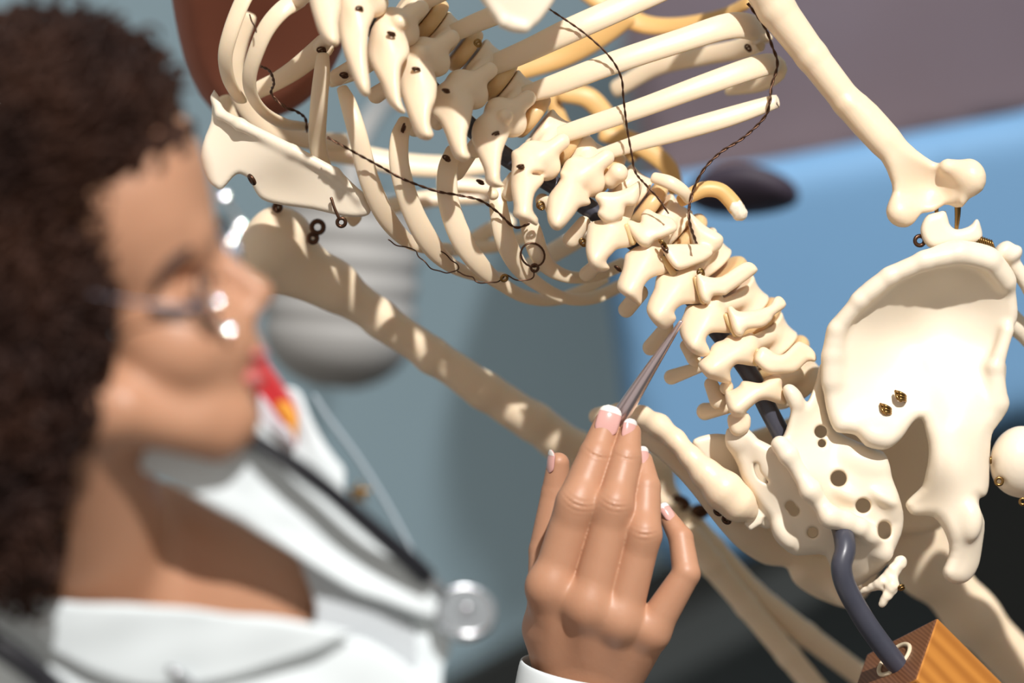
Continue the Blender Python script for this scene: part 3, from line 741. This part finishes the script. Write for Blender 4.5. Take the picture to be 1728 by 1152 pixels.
# ================================================================== stand
ST = empty('skeleton_stand', (1575, 1152, 20), 'dark grey bent steel rod rising from an oak block through the skeleton', 'stand')
rodp = [(500, -110, -60), (560, -60, -48), (640, 60, -38), (735, 158, -20), (792, 212, -8), (850, 262, -2), (928, 308, -4), (995, 352, 0), (1060, 400, 10), (1130, 455, 14), (1200, 545, 18), (1262, 625, 6), (1296, 690, 2), (1325, 745, 8)]
MB().add(tube([(*p, 16) for p in rodp], n=8, seg=20)).add(tube([(1412, 872, 14, 15), (1420, 892, -28, 17), (1425, 910, -62, 18), (1426, 930, -78, 18), (1420, 957, -86, 18), (1428, 990, -80, 18), (1455, 1040, -62, 18), (1486, 1085, -44, 18), (1520, 1128, -24, 18), (1540, 1155, -10, 18)], n=8, seg=24)).obj('rod', M['rod'], ST)
A0 = np.array([1582, 1041, 0.]); e1 = np.array([-120, 62, 84.]); e2 = np.array([-36, 104, -106.]); e3 = np.array([.646, .646, .407]) * (float(world([A0])[0][2]) / S)
V, F_ = box_mesh(A0, e1, e2, e3)
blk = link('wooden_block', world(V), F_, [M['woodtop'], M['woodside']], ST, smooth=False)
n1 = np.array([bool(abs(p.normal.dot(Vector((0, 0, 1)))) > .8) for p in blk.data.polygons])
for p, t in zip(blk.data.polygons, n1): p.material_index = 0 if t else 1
bv = blk.modifiers.new('edge', 'BEVEL'); bv.width = .002; bv.segments = 2
cc = np.array([1509, 1106, 0.])
# grommet round the hole, lying in the top face
e1n = e1 / np.linalg.norm(e1); e2n = e2 / np.linalg.norm(e2)
gc = A0 + .47 * e1 + .42 * e2
MB().add(ring(gc - np.array([.646, .646, .407]) * 2, 33, 4, e1n, e2n, 28)).obj('grommet', M['grommet'], ST)
# ================================================================== the person
DP = -860.
DT = -650.
PE = empty('person', (250, 900, 0), 'person with dark curly hair in a white coat, bending to point at the spine', 'person', DP)
head = U([ell((160, 330, 0), (190, 225, 170), 0), ell((232, 330, 0), (106, 112, 128)), cap((255, 400, 0), (340, 680, 0), 104, 72, n=(0, 0, 1), f=.85),
          cap((332, 398, -62), (334, 398, 62), 17), ell((360, 575, 0), (76, 82, 78)), ell((280, 585, -80), (84, 66, 52), 20), ell((280, 585, 80), (84, 66, 52), 20),
          cap((205, 690, -88), (368, 735, -24), 58, 40), cap((205, 690, 88), (368, 735, 24), 58, 40), ell((392, 706, 0), (44, 42, 48), 0)], 40)
head = CUT(head, [ell((336, 478, -88), (46, 30, 36), -20), ell((336, 478, 88), (46, 30, 36), -20)], 26)
nose = U([cap((342, 412, 0), (430, 492, 0), 17, 25), ell((438, 498, 0), (23, 22, 22)), ell((420, 524, -20), (22, 17, 15)), ell((420, 524, 20), (22, 17, 15))], 16)
head = U([head, nose], 18)
head = U([head, ell((424, 588, 0), (23, 19, 36)), ell((416, 646, 0), (22, 18, 32)), ell((322, 490, -84), (26, 20, 22)), ell((322, 490, 84), (26, 20, 22))], 10)
head = CUT(head, [cap((450, 614, -40), (450, 614, 40), 10)], 10)
chest = relief([(-260, 960), (-60, 880), (100, 830), (230, 815), (300, 820), (400, 872), (520, 938), (620, 985), (690, 1070), (720, 1200), (760, 1400), (720, 1620), (-300, 1620), (-360, 1200)],
               [(100, 900, 60), (300, 920, 20), (500, 1000, 20), (600, 1100, 50), (100, 1200, 10), (400, 1300, 10), (200, 1600, 30), (-200, 1100, 60)], 95, 80, sm=2, c=80)
def place(f, d0):
    k = DU / (DU + d0)
    def g(p):
        q = p.copy(); q[:, 2] = (q[:, 2] - d0) * F4(k)
        return f(q)
    return g
neckf = cap((120, 690, DP + 10), (150, 1000, DT + 30), 118, 150)
arm = chain([(962, 1400, -30, 90), (930, 1700, -200, 120), (560, 1640, -420, 150), (250, 1400, -480, 170)], 30)
body = U([U([place(head, DP), neckf, place(chest, DT)], 50), arm], 60)
# right hand and forearm at the plane of focus
def finger(a): return chain(a, 3)
fi = finger([(930, 992, -102, 37), (974, 850, -112, 36), (1006, 768, -88, 30), (1024, 714, -66, 22)])
fm = finger([(994, 1024, -116, 38), (1036, 854, -122, 32), (1056, 772, -94, 27), (1063, 730, -72, 19)])
fr_ = finger([(1046, 1046, -110, 36), (1086, 902, -118, 30), (1090, 822, -90, 25), (1084, 778, -68, 18)])
fp = finger([(1098, 1064, -98, 32), (1158, 968, -108, 24), (1149, 908, -84, 21), (1124, 868, -62, 14)])
th = finger([(930, 1060, -40, 42), (922, 930, 8, 30), (938, 832, 10, 25), (942, 782, 2, 19)])
kn = [ell((974, 850, -128), (28, 32, 22), 20), ell((1036, 854, -136), (24, 28, 20), 15), ell((1086, 902, -130), (22, 26, 20), 12), ell((926, 986, -112), (34, 32, 26), 20), ell((990, 1022, -128), (38, 34, 28), 20), ell((1044, 1046, -120), (34, 32, 26), 20)]
fing = U([fi, fm, fr_, fp, th], 2.5)
fing = U([fing] + kn, 22)
palm = U([cap((930, 995, -104), (958, 1150, -12), 40, 52), cap((994, 1028, -116), (985, 1160, -14), 38, 52), cap((1046, 1048, -108), (1010, 1160, -12), 36, 50), cap((1096, 1066, -94), (1030, 1160, -8), 34, 46),
          cap((926, 1060, -44), (965, 1150, -4), 44, 52), chain([(985, 1150, -6, 72), (978, 1280, 0, 78), (960, 1420, -30, 92)], 10)], 22)
hand = U([fing, palm], 16)
creases = []
for (x, y, z, w, a, L) in [(974, 852, -150, 24, 20, 11), (1036, 854, -156, 21, 14, 10), (1087, 902, -150, 18, 4, 9), (1007, 770, -116, 20, 20, 6), (1057, 774, -118, 15, 12, 5)]:
    ca_, sa_ = math.cos(math.radians(a)), math.sin(math.radians(a))
    creases.append((x, y, z, w, ca_, sa_, L))
def wrinkled(f):
    def g(p):
        d = f(p)
        for x, y, z, w, c_, s_, L in creases:
            u = (p[:, 0] - x) * c_ + (p[:, 1] - y) * s_
            v = -(p[:, 0] - x) * s_ + (p[:, 1] - y) * c_ + .012 * u * u
            q = p[:, 2] - z
            d = d + F4(1.15) * (np.cos(v * (2 * math.pi / 9.)) + .5 * np.cos(v * (2 * math.pi / 5.3) + 1)) * np.exp(-(v / L) ** 2 - (u / w) ** 2 - (q / 22) ** 2)
        return d
    return g
hand = wrinkled(hand)

Vb, Qb = surface_nets(body, (-390, 60, -1200), (1120, 1860, -60), 8)
sdf_obj('body', hand, (840, 670, -200), (1210, 1440, 110), 2.4, M['skin'], PE, 0., [(world(Vb), Qb)])

def nail(c, a, n, L, W, H=4., name='fingernail'):
    c, a, n = (np.asarray(q, float) for q in (c, a, n))
    a /= np.linalg.norm(a); n = n - (n @ a) * a; n /= np.linalg.norm(n); b = np.cross(a, n)
    NU, NV = 14, 9
    V, F_, Mi = [], [], []
    for lay in (0, 1):
        for i in range(NU):
            u = -1 + 2 * i / (NU - 1)
            wu = (1 - abs(u) ** (3.2)) ** .5 if abs(u) < 1 else .18
            wu = max(wu, .3)
            for j in range(NV):
                q = (-1 + 2 * j / (NV - 1)) * wu
                V.append(c + a * u * L + b * W * math.sin(q * 1.25) / math.sin(1.25) + n * (H * 2.2 * (math.cos(q * 1.25) - 1) - .14 * L * u * u - lay * 2.2 + (1.0 if u > .6 else 0)))
    o = NU * NV
    for i in range(NU - 1):
        for j in range(NV - 1):
            k = i * NV + j
            mi = 1 if i >= NU - 4 else 0
            F_.append([k, k + NV, k + NV + 1, k + 1]); Mi.append(mi)
            F_.append([o + k, o + k + 1, o + k + NV + 1, o + k + NV]); Mi.append(mi)
    rim = [j for j in range(NV)] + [i * NV + NV - 1 for i in range(1, NU)] + [(NU - 1) * NV + j for j in range(NV - 2, -1, -1)] + [i * NV for i in range(NU - 2, 0, -1)]
    for x, y in zip(rim, rim[1:] + rim[:1]):
        F_.append([x, y, o + y, o + x]); Mi.append(0)
    return link(name, world(V), F_, [M['nail'], M['nailtip']], PE, True, Mi)
nail((1027, 708, -93), (.28, -.93, .25), (-.05, .2, -1), 26, 20)
nail((1065, 724, -93), (.16, -.95, .3), (.35, .2, -.9), 19, 13)
nail((1089, 770, -87), (-.1, -.95, .3), (.55, .15, -.8), 19, 13)
nail((1129, 861, -80), (-.52, -.8, .3), (.55, -.1, -.8), 18, 11)
nail((924, 778, -8), (.12, -1, -.05), (-.9, .05, -.3), 20, 14)

# facial hair, lips, lashes
tube_obj('eyebrow', [(338, 408, -66, 5), (312, 424, -104, 9), (282, 452, -124, 9), (252, 492, -132, 4)], M['brow'], PE, DP)
tube_obj('eyelashes', [(345, 497, -84, 4), (318, 522, -112, 8), (284, 530, -122, 8), (252, 522, -130, 4)], M['eye'], PE, DP)
sdf_obj('lips', U([ell((429, 598, -2), (23, 15, 38), 0), ell((422, 640, -2), (25, 19, 38), 0), cap((400, 620, -34), (424, 612, -10), 6, 10)], 8), (380, 560, -50), (460, 670, 50), 3, M['lips'], PE, DP)

# hair
rng = np.random.RandomState(5)
hb = wavy(U([ell((95, 235, 0), (235, 195, 200), 12), ell((0, 560, -10), (150, 360, 190)), ell((112, 560, -120), (82, 240, 50), 4), ell((40, 880, 20), (70, 130, 150))], 50), 16, 70, 3)
Vh, Qh = surface_nets(hb, (-220, -20, -300), (380, 1060, 260), 9)
mb = MB(); mb.V.append(Vh); mb.F += Qh.tolist(); mb.M += [0] * len(Qh); mb.n = len(Vh)
def edge(y):
    return np.interp(y, [0, 150, 185, 240, 300, 400, 520, 700, 820, 900, 1000], [335, 340, 300, 225, 182, 188, 190, 172, 125, 100, 90])
cand = Vh[(Vh[:, 2] < 60)]
pick = cand[rng.permutation(len(cand))[:900]]
for c in pick:
    if c[0] > edge(c[1]) + 4 or c[0] < -160: continue
    cen = np.array([70, 380, 30.])
    o = (c - cen); o /= np.linalg.norm(o)
    d = np.array([rng.normal(0, .35), 1., rng.normal(0, .2)]); d -= (d @ o) * o * .8; d /= np.linalg.norm(d)
    s1 = np.cross(d, o); s1 /= np.linalg.norm(s1); s2 = np.cross(d, s1)
    Ln = rng.uniform(60, 150); R = rng.uniform(9, 20); turns = Ln / rng.uniform(34, 52); ph = rng.uniform(0, 6.28)
    n = int(turns * 9) + 6
    t = np.linspace(0, 1, n)
    w = ph + t * turns * 2 * math.pi
    C = c + o * 6 + d * (t * Ln - Ln * .4)[:, None] + (s1 * np.cos(w)[:, None] + s2 * np.sin(w)[:, None]) * R
    if (C[:, 0] > edge(C[:, 1]) + 14).any(): continue
    r = rng.uniform(3.5, 6.5) * np.sin(np.clip(t * 1.1 + .06, 0, 1) * math.pi) ** .4
    mb.add(tube(np.concatenate([C, r[:, None] + .5], 1), seg=5, spl=False, dome=False))
mb.obj('hair', M['hair'], PE, DP)

# clothes
def plate(name, poly, ctrl, m, T=7, R=6, h=5, parent=PE, c=60, sm=3, amp=0, wl=90, seed=1):
    f = relief(poly, ctrl, T, R, sm=sm, c=c)
    if amp: f = wavy(f, amp, wl, seed)
    lo, hi = bbox([(x, y, z) for x, y in poly for z in (min(q[2] for q in ctrl), max(q[2] for q in ctrl))], 40)
    return sdf_obj(name, f, lo, hi, h, M[m], parent, DT)
CO = empty('lab_coat', (300, 1100, -60), None, None, DT)
CO.location = CO.location - PE.location; CO.parent = PE
plate('lapel', P('283,812 236,790 240,730 300,700 380,690 440,712 462,740 505,776 566,836 640,888 702,950 748,1020 758,1062 735,1046 680,1028 610,1002 560,976 520,950 450,908 368,860'),
      [(250, 770, -235), (290, 812, -230), (430, 735, -205), (370, 800, -225), (520, 945, -165), (620, 900, -120), (750, 1045, -110), (450, 850, -190), (700, 1000, -120)], 'coat', 7, 6, 4, CO, amp=1.5, seed=2)
plate('coat_panel', P('428,640 470,648 505,664 530,715 560,760 583,795 585,835 625,872 700,955 757,1040 758,1100 745,1160 760,1420 600,1420 640,1100 560,1000 460,860 400,760'),
      [(430, 700, -10), (505, 680, -60), (580, 810, -60), (750, 1060, -80), (700, 1300, -80), (600, 1000, -60), (450, 800, -50)], 'coat', 8, 7, 5, CO, amp=2)
plate('lapel', P('-120,960 -40,988 60,1010 150,1017 330,1025 450,1041 530,1054 596,1066 566,1084 500,1110 400,1142 300,1160 200,1150 60,1090 -60,1040 -140,1010'),
      [(-40, 1000, -170), (200, 1020, -205), (500, 1060, -185), (590, 1068, -175), (300, 1150, -160), (60, 1080, -165)], 'coat', 9, 8, 4, CO, amp=3, wl=120, seed=5)
plate('coat_panel', P('-160,1000 -40,1045 60,1080 200,1120 300,1130 420,1118 540,1084 590,1074 640,1088 682,1116 725,1152 800,1240 840,1420 800,1640 -300,1640 -320,1100'),
      [(0, 1080, -135), (300, 1150, -140), (600, 1080, -150), (720, 1160, -140), (300, 1500, -170), (800, 1400, -60), (-200, 1300, -60)], 'coat', 9, 8, 7, CO, amp=3, wl=140, seed=9)
plate('camisole', P('503,940 516,938 570,968 640,1000 692,1034 706,1100 712,1200 700,1500 420,1500 380,1200 440,1060 531,1054 520,985'),
      [(515, 960, -104), (530, 1050, -106), (690, 1060, -84), (600, 1020, -106), (500, 1300, -118), (680, 1300, -80)], 'top', 6, 5, 4, sm=2)
# sleeve with an open cuff
cs = [((978, 1128, -16), (101, 20, 4), (-4, 20, -92)), ((974, 1170, -12), (106, 14, 4), (-4, 18, -96)), ((965, 1300, -4), (118, 10, 0), (0, 24, -106)), ((945, 1500, -60), (140, 14, 0), (10, 30, -130)),
      ((900, 1760, -230), (170, 30, -40), (60, 40, -160)), ((560, 1680, -440), (60, 190, -60), (60, 30, -190)), ((240, 1400, -500), (60, 230, -40), (60, 30, -200))]
SG = 40
V, F_ = [], []
rows = [(c, a, b, 1.) for c, a, b in cs] + [(c, a, b, .93) for c, a, b in cs[::-1]]
for i, (c, a, b, k) in enumerate(rows):
    for j in range(SG):
        t = 2 * math.pi * j / SG
        V.append(np.array(c, float) + k * (np.array(a) * math.cos(t) + np.array(b) * math.sin(t)))
m = len(rows)
for i in range(m):
    for j in range(SG):
        i2, j2 = (i + 1) % m, (j + 1) % SG
        F_.append([i * SG + j, i * SG + j2, i2 * SG + j2, i2 * SG + j])
sl = link('sleeve', world(V), F_, M['coat'], CO)
sm_ = sl.modifiers.new('round', 'SUBSURF'); sm_.levels = 1; sm_.render_levels = 2

# ------------------------------------------------------------------ things she wears or holds
PN = empty('pointer_pen', (1060, 690, -36), 'slim tapered steel pointer held in the hand, tip touching a lumbar vertebra', 'pen')
MB().add(tube([(1150, 541, -62, 3.2), (1146, 548, -62, 4.2), (1120, 588, -56, 7.5), (1090, 634, -50, 11), (1052, 694, -42, 15), (1020, 744, -36, 16), (985, 799, -30, 16), (962, 836, -28, 15)], seg=28, dome=False)).obj('barrel', M['pen'], PN)
MB().add(tube([(963, 834, -28, 15), (952, 852, -27, 12)], seg=20)).obj('end_cap', M['steel'], PN)

SC = empty('stethoscope', (620, 880, -130), 'black stethoscope hanging over the white coat with a steel chest piece', 'stethoscope', DT)
MB().add(tube([(330, 690, -200, 15), (400, 722, -235, 15), (432, 744, -240, 15), (520, 800, -226, 15), (620, 884, -190, 16), (690, 945, -158, 17), (722, 976, -140, 16)], seg=18, dome=False)).obj('tubing', M['tube'], SC, DT)
MB().add(tube([(-60, 1050, -222, 22), (30, 1112, -215, 22), (85, 1158, -200, 22), (160, 1230, -190, 22)], seg=18)).obj('tubing', M['tube'], SC, DT)
MB().add(tube([(716, 970, -136, 10), (732, 984, -132, 9), (748, 1000, -126, 8)], seg=14)).obj('stem', M['chrome'], SC, DT)
MB().add(tube([(430, 756, -236, 5), (490, 796, -232, 5), (560, 846, -208, 4), (625, 896, -180, 3)], seg=8)).obj('headset_tube', M['chrome'], SC, DT)
ax = np.array([.1, -.55, -.83]); ax /= np.linalg.norm(ax)
ca = np.array([785., 1035., -112.])
sdf_obj('chest_piece', CUT(drum(ca, ax, 54, 13, 5, .1), [drum(ca + ax * 16, ax, 44, 9, 3, 0)], 2), ca - 66, ca + 66, 2.5, M['chrome'], SC, DT)
sdf_obj('diaphragm', drum(ca + ax * 7, ax, 44.5, 3, 1.5, 0), ca - 60, ca + 60, 2.2, M['clear'], SC, DT)
sdf_obj('hub', ell(ca + ax * 14, (12, 12, 10)), ca - 40, ca + 40, 2, M['chrome'], SC, DT)

GL = empty('eyeglasses', (350, 480, -60), 'thin silver eyeglasses on the face of the person in the coat', 'glasses', DP)
fr2 = MB()
def lens_ring(c, a, b, r=3):
    t = np.linspace(0, 2 * math.pi, 40, endpoint=False)
    C = np.array(c) + np.cos(t)[:, None] * np.array(a) + np.sin(t)[:, None] * np.array(b)
    return C
nearC = lens_ring((357, 508, -88), (16, -12, 55), (18, 48, 2)); farC = lens_ring((388, 418, 88), (-6, 24, -55), (20, 48, 6))
for C in (nearC, farC): fr2.add(tube(np.concatenate([C, np.full((40, 1), 3.2)], 1), closed=True, seg=8, spl=False))
fr2.add(tube([(368, 478, -34, 3), (386, 452, 0, 3), (386, 440, 36, 3)], seg=8)).add(tube([(346, 520, -140, 3.2), (240, 512, -158, 3.2), (130, 490, -165, 3.2)], seg=8)).add(tube([(384, 400, 140, 3.2), (260, 390, 165, 3.2)], seg=8))
def domed(c):  # added reflector, flattened along the sun's mirror direction to give a glint
    """small polished plate, slightly domed"""
    c = np.array(c, float); hv = np.array([.118, -.356, -.927])
    V, Q = surface_nets(ell((0, 0, 0), (9, 9, 9)), (-13,) * 3, (13,) * 3, 1.3)
    V = V * (9 / np.linalg.norm(V, axis=1))[:, None]
    return c + V - .75 * (V @ hv)[:, None] * hv, Q
fr2.obj('frame', M['glassframe'], GL, DP)
for C in (nearC, farC):
    n = np.cross(C[10] - C[0], C[20] - C[0]); n /= np.linalg.norm(n)
    c0 = C.mean(0)
    V = np.vstack([C - n, C + n, [c0 - n * 3, c0 + n * 3]])
    F_ = [[i, (i + 1) % 40, 40 + (i + 1) % 40, 40 + i] for i in range(40)] + [[80, (i + 1) % 40, i] for i in range(40)] + [[81, 40 + i, 40 + (i + 1) % 40] for i in range(40)]
    link('lens', world(V, DP), F_, M['lens'], GL)
mb = MB()
for c in [(366, 508, -108), (386, 556, -104)]:
    V, Q = domed(c)
    mb.add((V, Q.tolist()))
mb.obj('nose_glints', M['glint'], GL, DP)  # plates added beside the nose to catch sun glints
mb = MB()
for c in [(378, 330, 60), (404, 378, 60), (388, 404, 60)]:
    V, Q = domed(c)
    mb.add((V, Q.tolist()))
mb.add(tube([(378, 332, 66, 3), (404, 378, 66, 3), (388, 404, 70, 3), (384, 400, 140, 3)], seg=8))
mb.obj('brow_glints', M['glint'], GL, DP)  # plates added for glints by the brow, on a thin wire

LY = empty('lanyard', (470, 680, -60), 'red lanyard with yellow print tucked inside the far coat collar', 'lanyard', DT)
zc = [(440, 620, -60), (500, 740, -90), (480, 680, -80)]
plate('ribbon', P('425,580 440,590 458,620 488,664 503,698 502,735 500,756 484,742 462,722 440,700 428,650'), zc, 'red', 5, 4, 3, LY)
plate('printed_patch', P('466,682 478,676 492,684 502,706 500,742 494,730 484,712'), [(a, b, c - 7) for a, b, c in zc], 'yellow', 3, 2, 2, LY)
plate('printed_patch', P('436,668 446,672 470,706 478,716 488,722 500,754 480,740 458,722 440,712'), [(a, b, c - 7) for a, b, c in zc], 'pale', 3, 2, 2, LY)
CR = tag(tube_obj('thin_cord', [(530, 668, 30, 4), (556, 708, 20, 4.5), (602, 770, 10, 4.5), (650, 846, 0, 4.5), (690, 920, -10, 4.5), (712, 964, -20, 4)], mat('grey cord', (.30, .36, .40), .5), None, DT), 'thin grey cord hanging beyond the far coat edge', 'cord')
st = []
for i in range(10):
    a = math.pi * i / 5 - .3; r = 24 if i % 2 == 0 else 10
    st.append((606 + r * math.cos(a), 832 + r * math.sin(a)))
pn = plate('collar_pin', st, [(606, 832, -76)], 'brass', 6, 3, 2, None, sm=1)
tag(pn, 'small gold star pin on the far coat collar', 'pin')
pc = MB().add(tube([(286, 1128, -176, 7), (298, 1136, -182, 7), (318, 1150, -176, 7), (350, 1185, -168, 7)], seg=10)).add(tube([(296, 1126, -172, 4), (304, 1160, -170, 4)], seg=8)).obj('pocket_clip', M['chrome'], None, DT)
tag(pc, 'small steel clip on the near coat lapel at the bottom edge', 'clip')

# ================================================================== the room
def ray_floor(x, y, z0=0.):
    a = world([(x, y, 0)])[0]; d = a - CAM
    return CAM + d * ((z0 - CAM[2]) / d[2])
f1, f2 = ray_floor(900, 1152), ray_floor(1728, 730)
wd = (f2 - f1); wd[2] = 0; wd /= np.linalg.norm(wd)
wn = np.array([-wd[1], wd[0], 0]);
if wn[1] < 0: wn = -wn
def wbox(o, a, b, c): return box_mesh(o, a, b, c)
def bobj(name, o, a, b, c, m, kind=None, bevel=0):
    V, F_ = box_mesh(o, a, b, c)
    ob = link(name, V, F_, m, None, False)
    if bevel:
        q = ob.modifiers.new('edge', 'BEVEL'); q.width = bevel; q.segments = 4
    if kind: ob['kind'] = kind
    return ob
up = np.array([0, 0, 1.])
bobj('wall_back', f1 - wd * 4.5, wd * 8, up * 3.2, wn * .12, M['wall'], 'structure')
bobj('floor', np.array([-6, -5, -.1]), np.array([12, 0, 0.]), np.array([0, 11., 0]), up * .1, M['floor'], 'structure')
bobj('baseboard_back', f1 - wd * 4.5 - wn * .015, wd * 8, up * .09, wn * .015, M['floor'], 'structure')
def wall_depth(x, y, off=0.):
    a = world([(x, y, 0)])[0]; d = a - CAM
    t = np.dot(f1 - wn * off - CAM, wn) / np.dot(d, wn)
    return (t - 1) * DIST / S
def far(name, poly, off, T, m, label, cat, R=None, h=24, sm=3, tilt=1.):
    """a solid standing off m in front of the wall, drawn at its own depth"""
    z = wall_depth(np.mean([q[0] for q in poly]), np.mean([q[1] for q in poly]), off)
    k = DU / (DU + z)
    ct = [(x, y, (wall_depth(x, y, off) - z) * k * tilt) for x, y in poly]
    f = relief(poly, ct, T, R, sm=sm, c=200, slope=.7)
    lo, hi = bbox([(x, y, q + e) for x, y, q in ct for e in (-T, T)], 60)
    return tag(sdf_obj(name, f, lo, hi, h, M[m], None, z), label, cat)
far('treatment_couch', [(1010, 330), (1100, 300), (1300, 268), (1500, 230), (1728, 188), (1950, 150), (1990, 760), (1728, 715), (1500, 840), (1300, 930), (1160, 960), (1080, 880), (1040, 600)], .42, 60, 'blue', 'blue padded treatment couch behind the skeleton pelvis', 'couch', 55, tilt=.3)
tc = bpy.data.objects['treatment_couch']
co = bpy.data.objects.new('treatment_couch', None); COL.objects.link(co)
co['label'], co['category'] = tc['label'], tc['category']
for k_ in ('label', 'category'): del tc[k_]
tc.name = 'padded_backrest'; co.name = 'treatment_couch'
bx = np.array(tc.location); co.location = Vector((bx[0], bx[1], 0))
tc.parent = co; tc.location = Vector(bx) - co.location
lo_ = bx - wn * .02 - wd * .16 - up * bx[2]
V, F_ = box_mesh(lo_, wd * .26, wn * .12, up * (bx[2] - .17))
link('base', V, F_, M['floor'], co, False)
far('cabinet', [(1050, -300), (1990, -300), (1990, 220), (1728, 205), (1500, 260), (1300, 300), (1100, 330), (1050, 100)], .09, 50, 'mauve', 'mauve grey cabinet beyond the upper arm bone at upper right', 'cabinet', 20, sm=1)
far('cushion', [(1150, 330), (1190, 290), (1260, 275), (1330, 300), (1350, 340), (1290, 362), (1200, 362)], .62, 40, 'dark', 'dark plum cushion on top of the blue couch', 'cushion', 36, 12)
far('chair', [(300, -200), (600, -200), (600, -20), (575, 90), (520, 170), (440, 205), (360, 190), (300, 60)], .9, 40, 'rust', 'red brown leather chair back seen through the top ribs', 'chair', 36, 14)

# ribbed lamp head
z = 1500.
LP_ = empty('lamp', (575, 500, 0), 'grey ribbed lamp head hanging behind the left upper arm bone', 'lamp', z)
pr = [(330, 118), (350, 124)]
yy = 352
prof = []
for i in range(60):
    y = 330 + i * 5.5
    r = 126 + 2.6 * math.sin(i * .75) if y < 560 else 126 * math.sqrt(max(1 - ((y - 560) / 98.) ** 2, .0))
    prof.append((575 + (y - 500) * -.08, y, 0, max(r, 2)))
MB().add(tube(prof, seg=40, spl=False, dome=False)).obj('lamp_shade', M['shade'], LP_, z)
MB().add(tube([(588, 335, 0, 20), (600, 250, 60, 16), (640, 180, 200, 14), (680, 150, (wall_depth(680, 150, .03) - z) * DU / (DU + z), 14)], seg=12)).obj('lamp_arm', M['shade'], LP_, z)

# ================================================================== light and camera
def sun(name, d, e, col, ang):
    l = bpy.data.lights.new(name, 'SUN'); l.energy = e; l.color = col; l.angle = math.radians(ang)
    o = bpy.data.objects.new(name, l); COL.objects.link(o)
    o.rotation_euler = wdir(*d).to_track_quat('Z', 'Y').to_euler()
    o.location = Vector((0, 0, 3)); return o
sun('window_sun', (.22, .66, .72), 4.5, (1, .975, .95), 1.4)
w = bpy.data.worlds.new('daylight'); scene.world = w; w.use_nodes = True
bg = w.node_tree.nodes['Background']
bg.inputs['Color'].default_value = (1, .92, .84, 1); bg.inputs['Strength'].default_value = .46
cd = bpy.data.cameras.new('camera'); cam = bpy.data.objects.new('camera', cd); COL.objects.link(cam)
cd.sensor_width = 36; cd.lens = 36 * DIST / .8
cam.matrix_world = Matrix([[*RM[i], CAM[i]] for i in range(3)] + [[0, 0, 0, 1]])
cd.dof.use_dof = True; cd.dof.focus_distance = DIST - .015
cd.dof.aperture_fstop = cd.lens / 55.
cd.clip_start = .05; cd.clip_end = 60
scene.camera = cam
scene.view_settings.view_transform = 'Standard'
scene.view_settings.look = 'None'
scene.view_settings.exposure = 0.
scene.view_settings.gamma = 1.
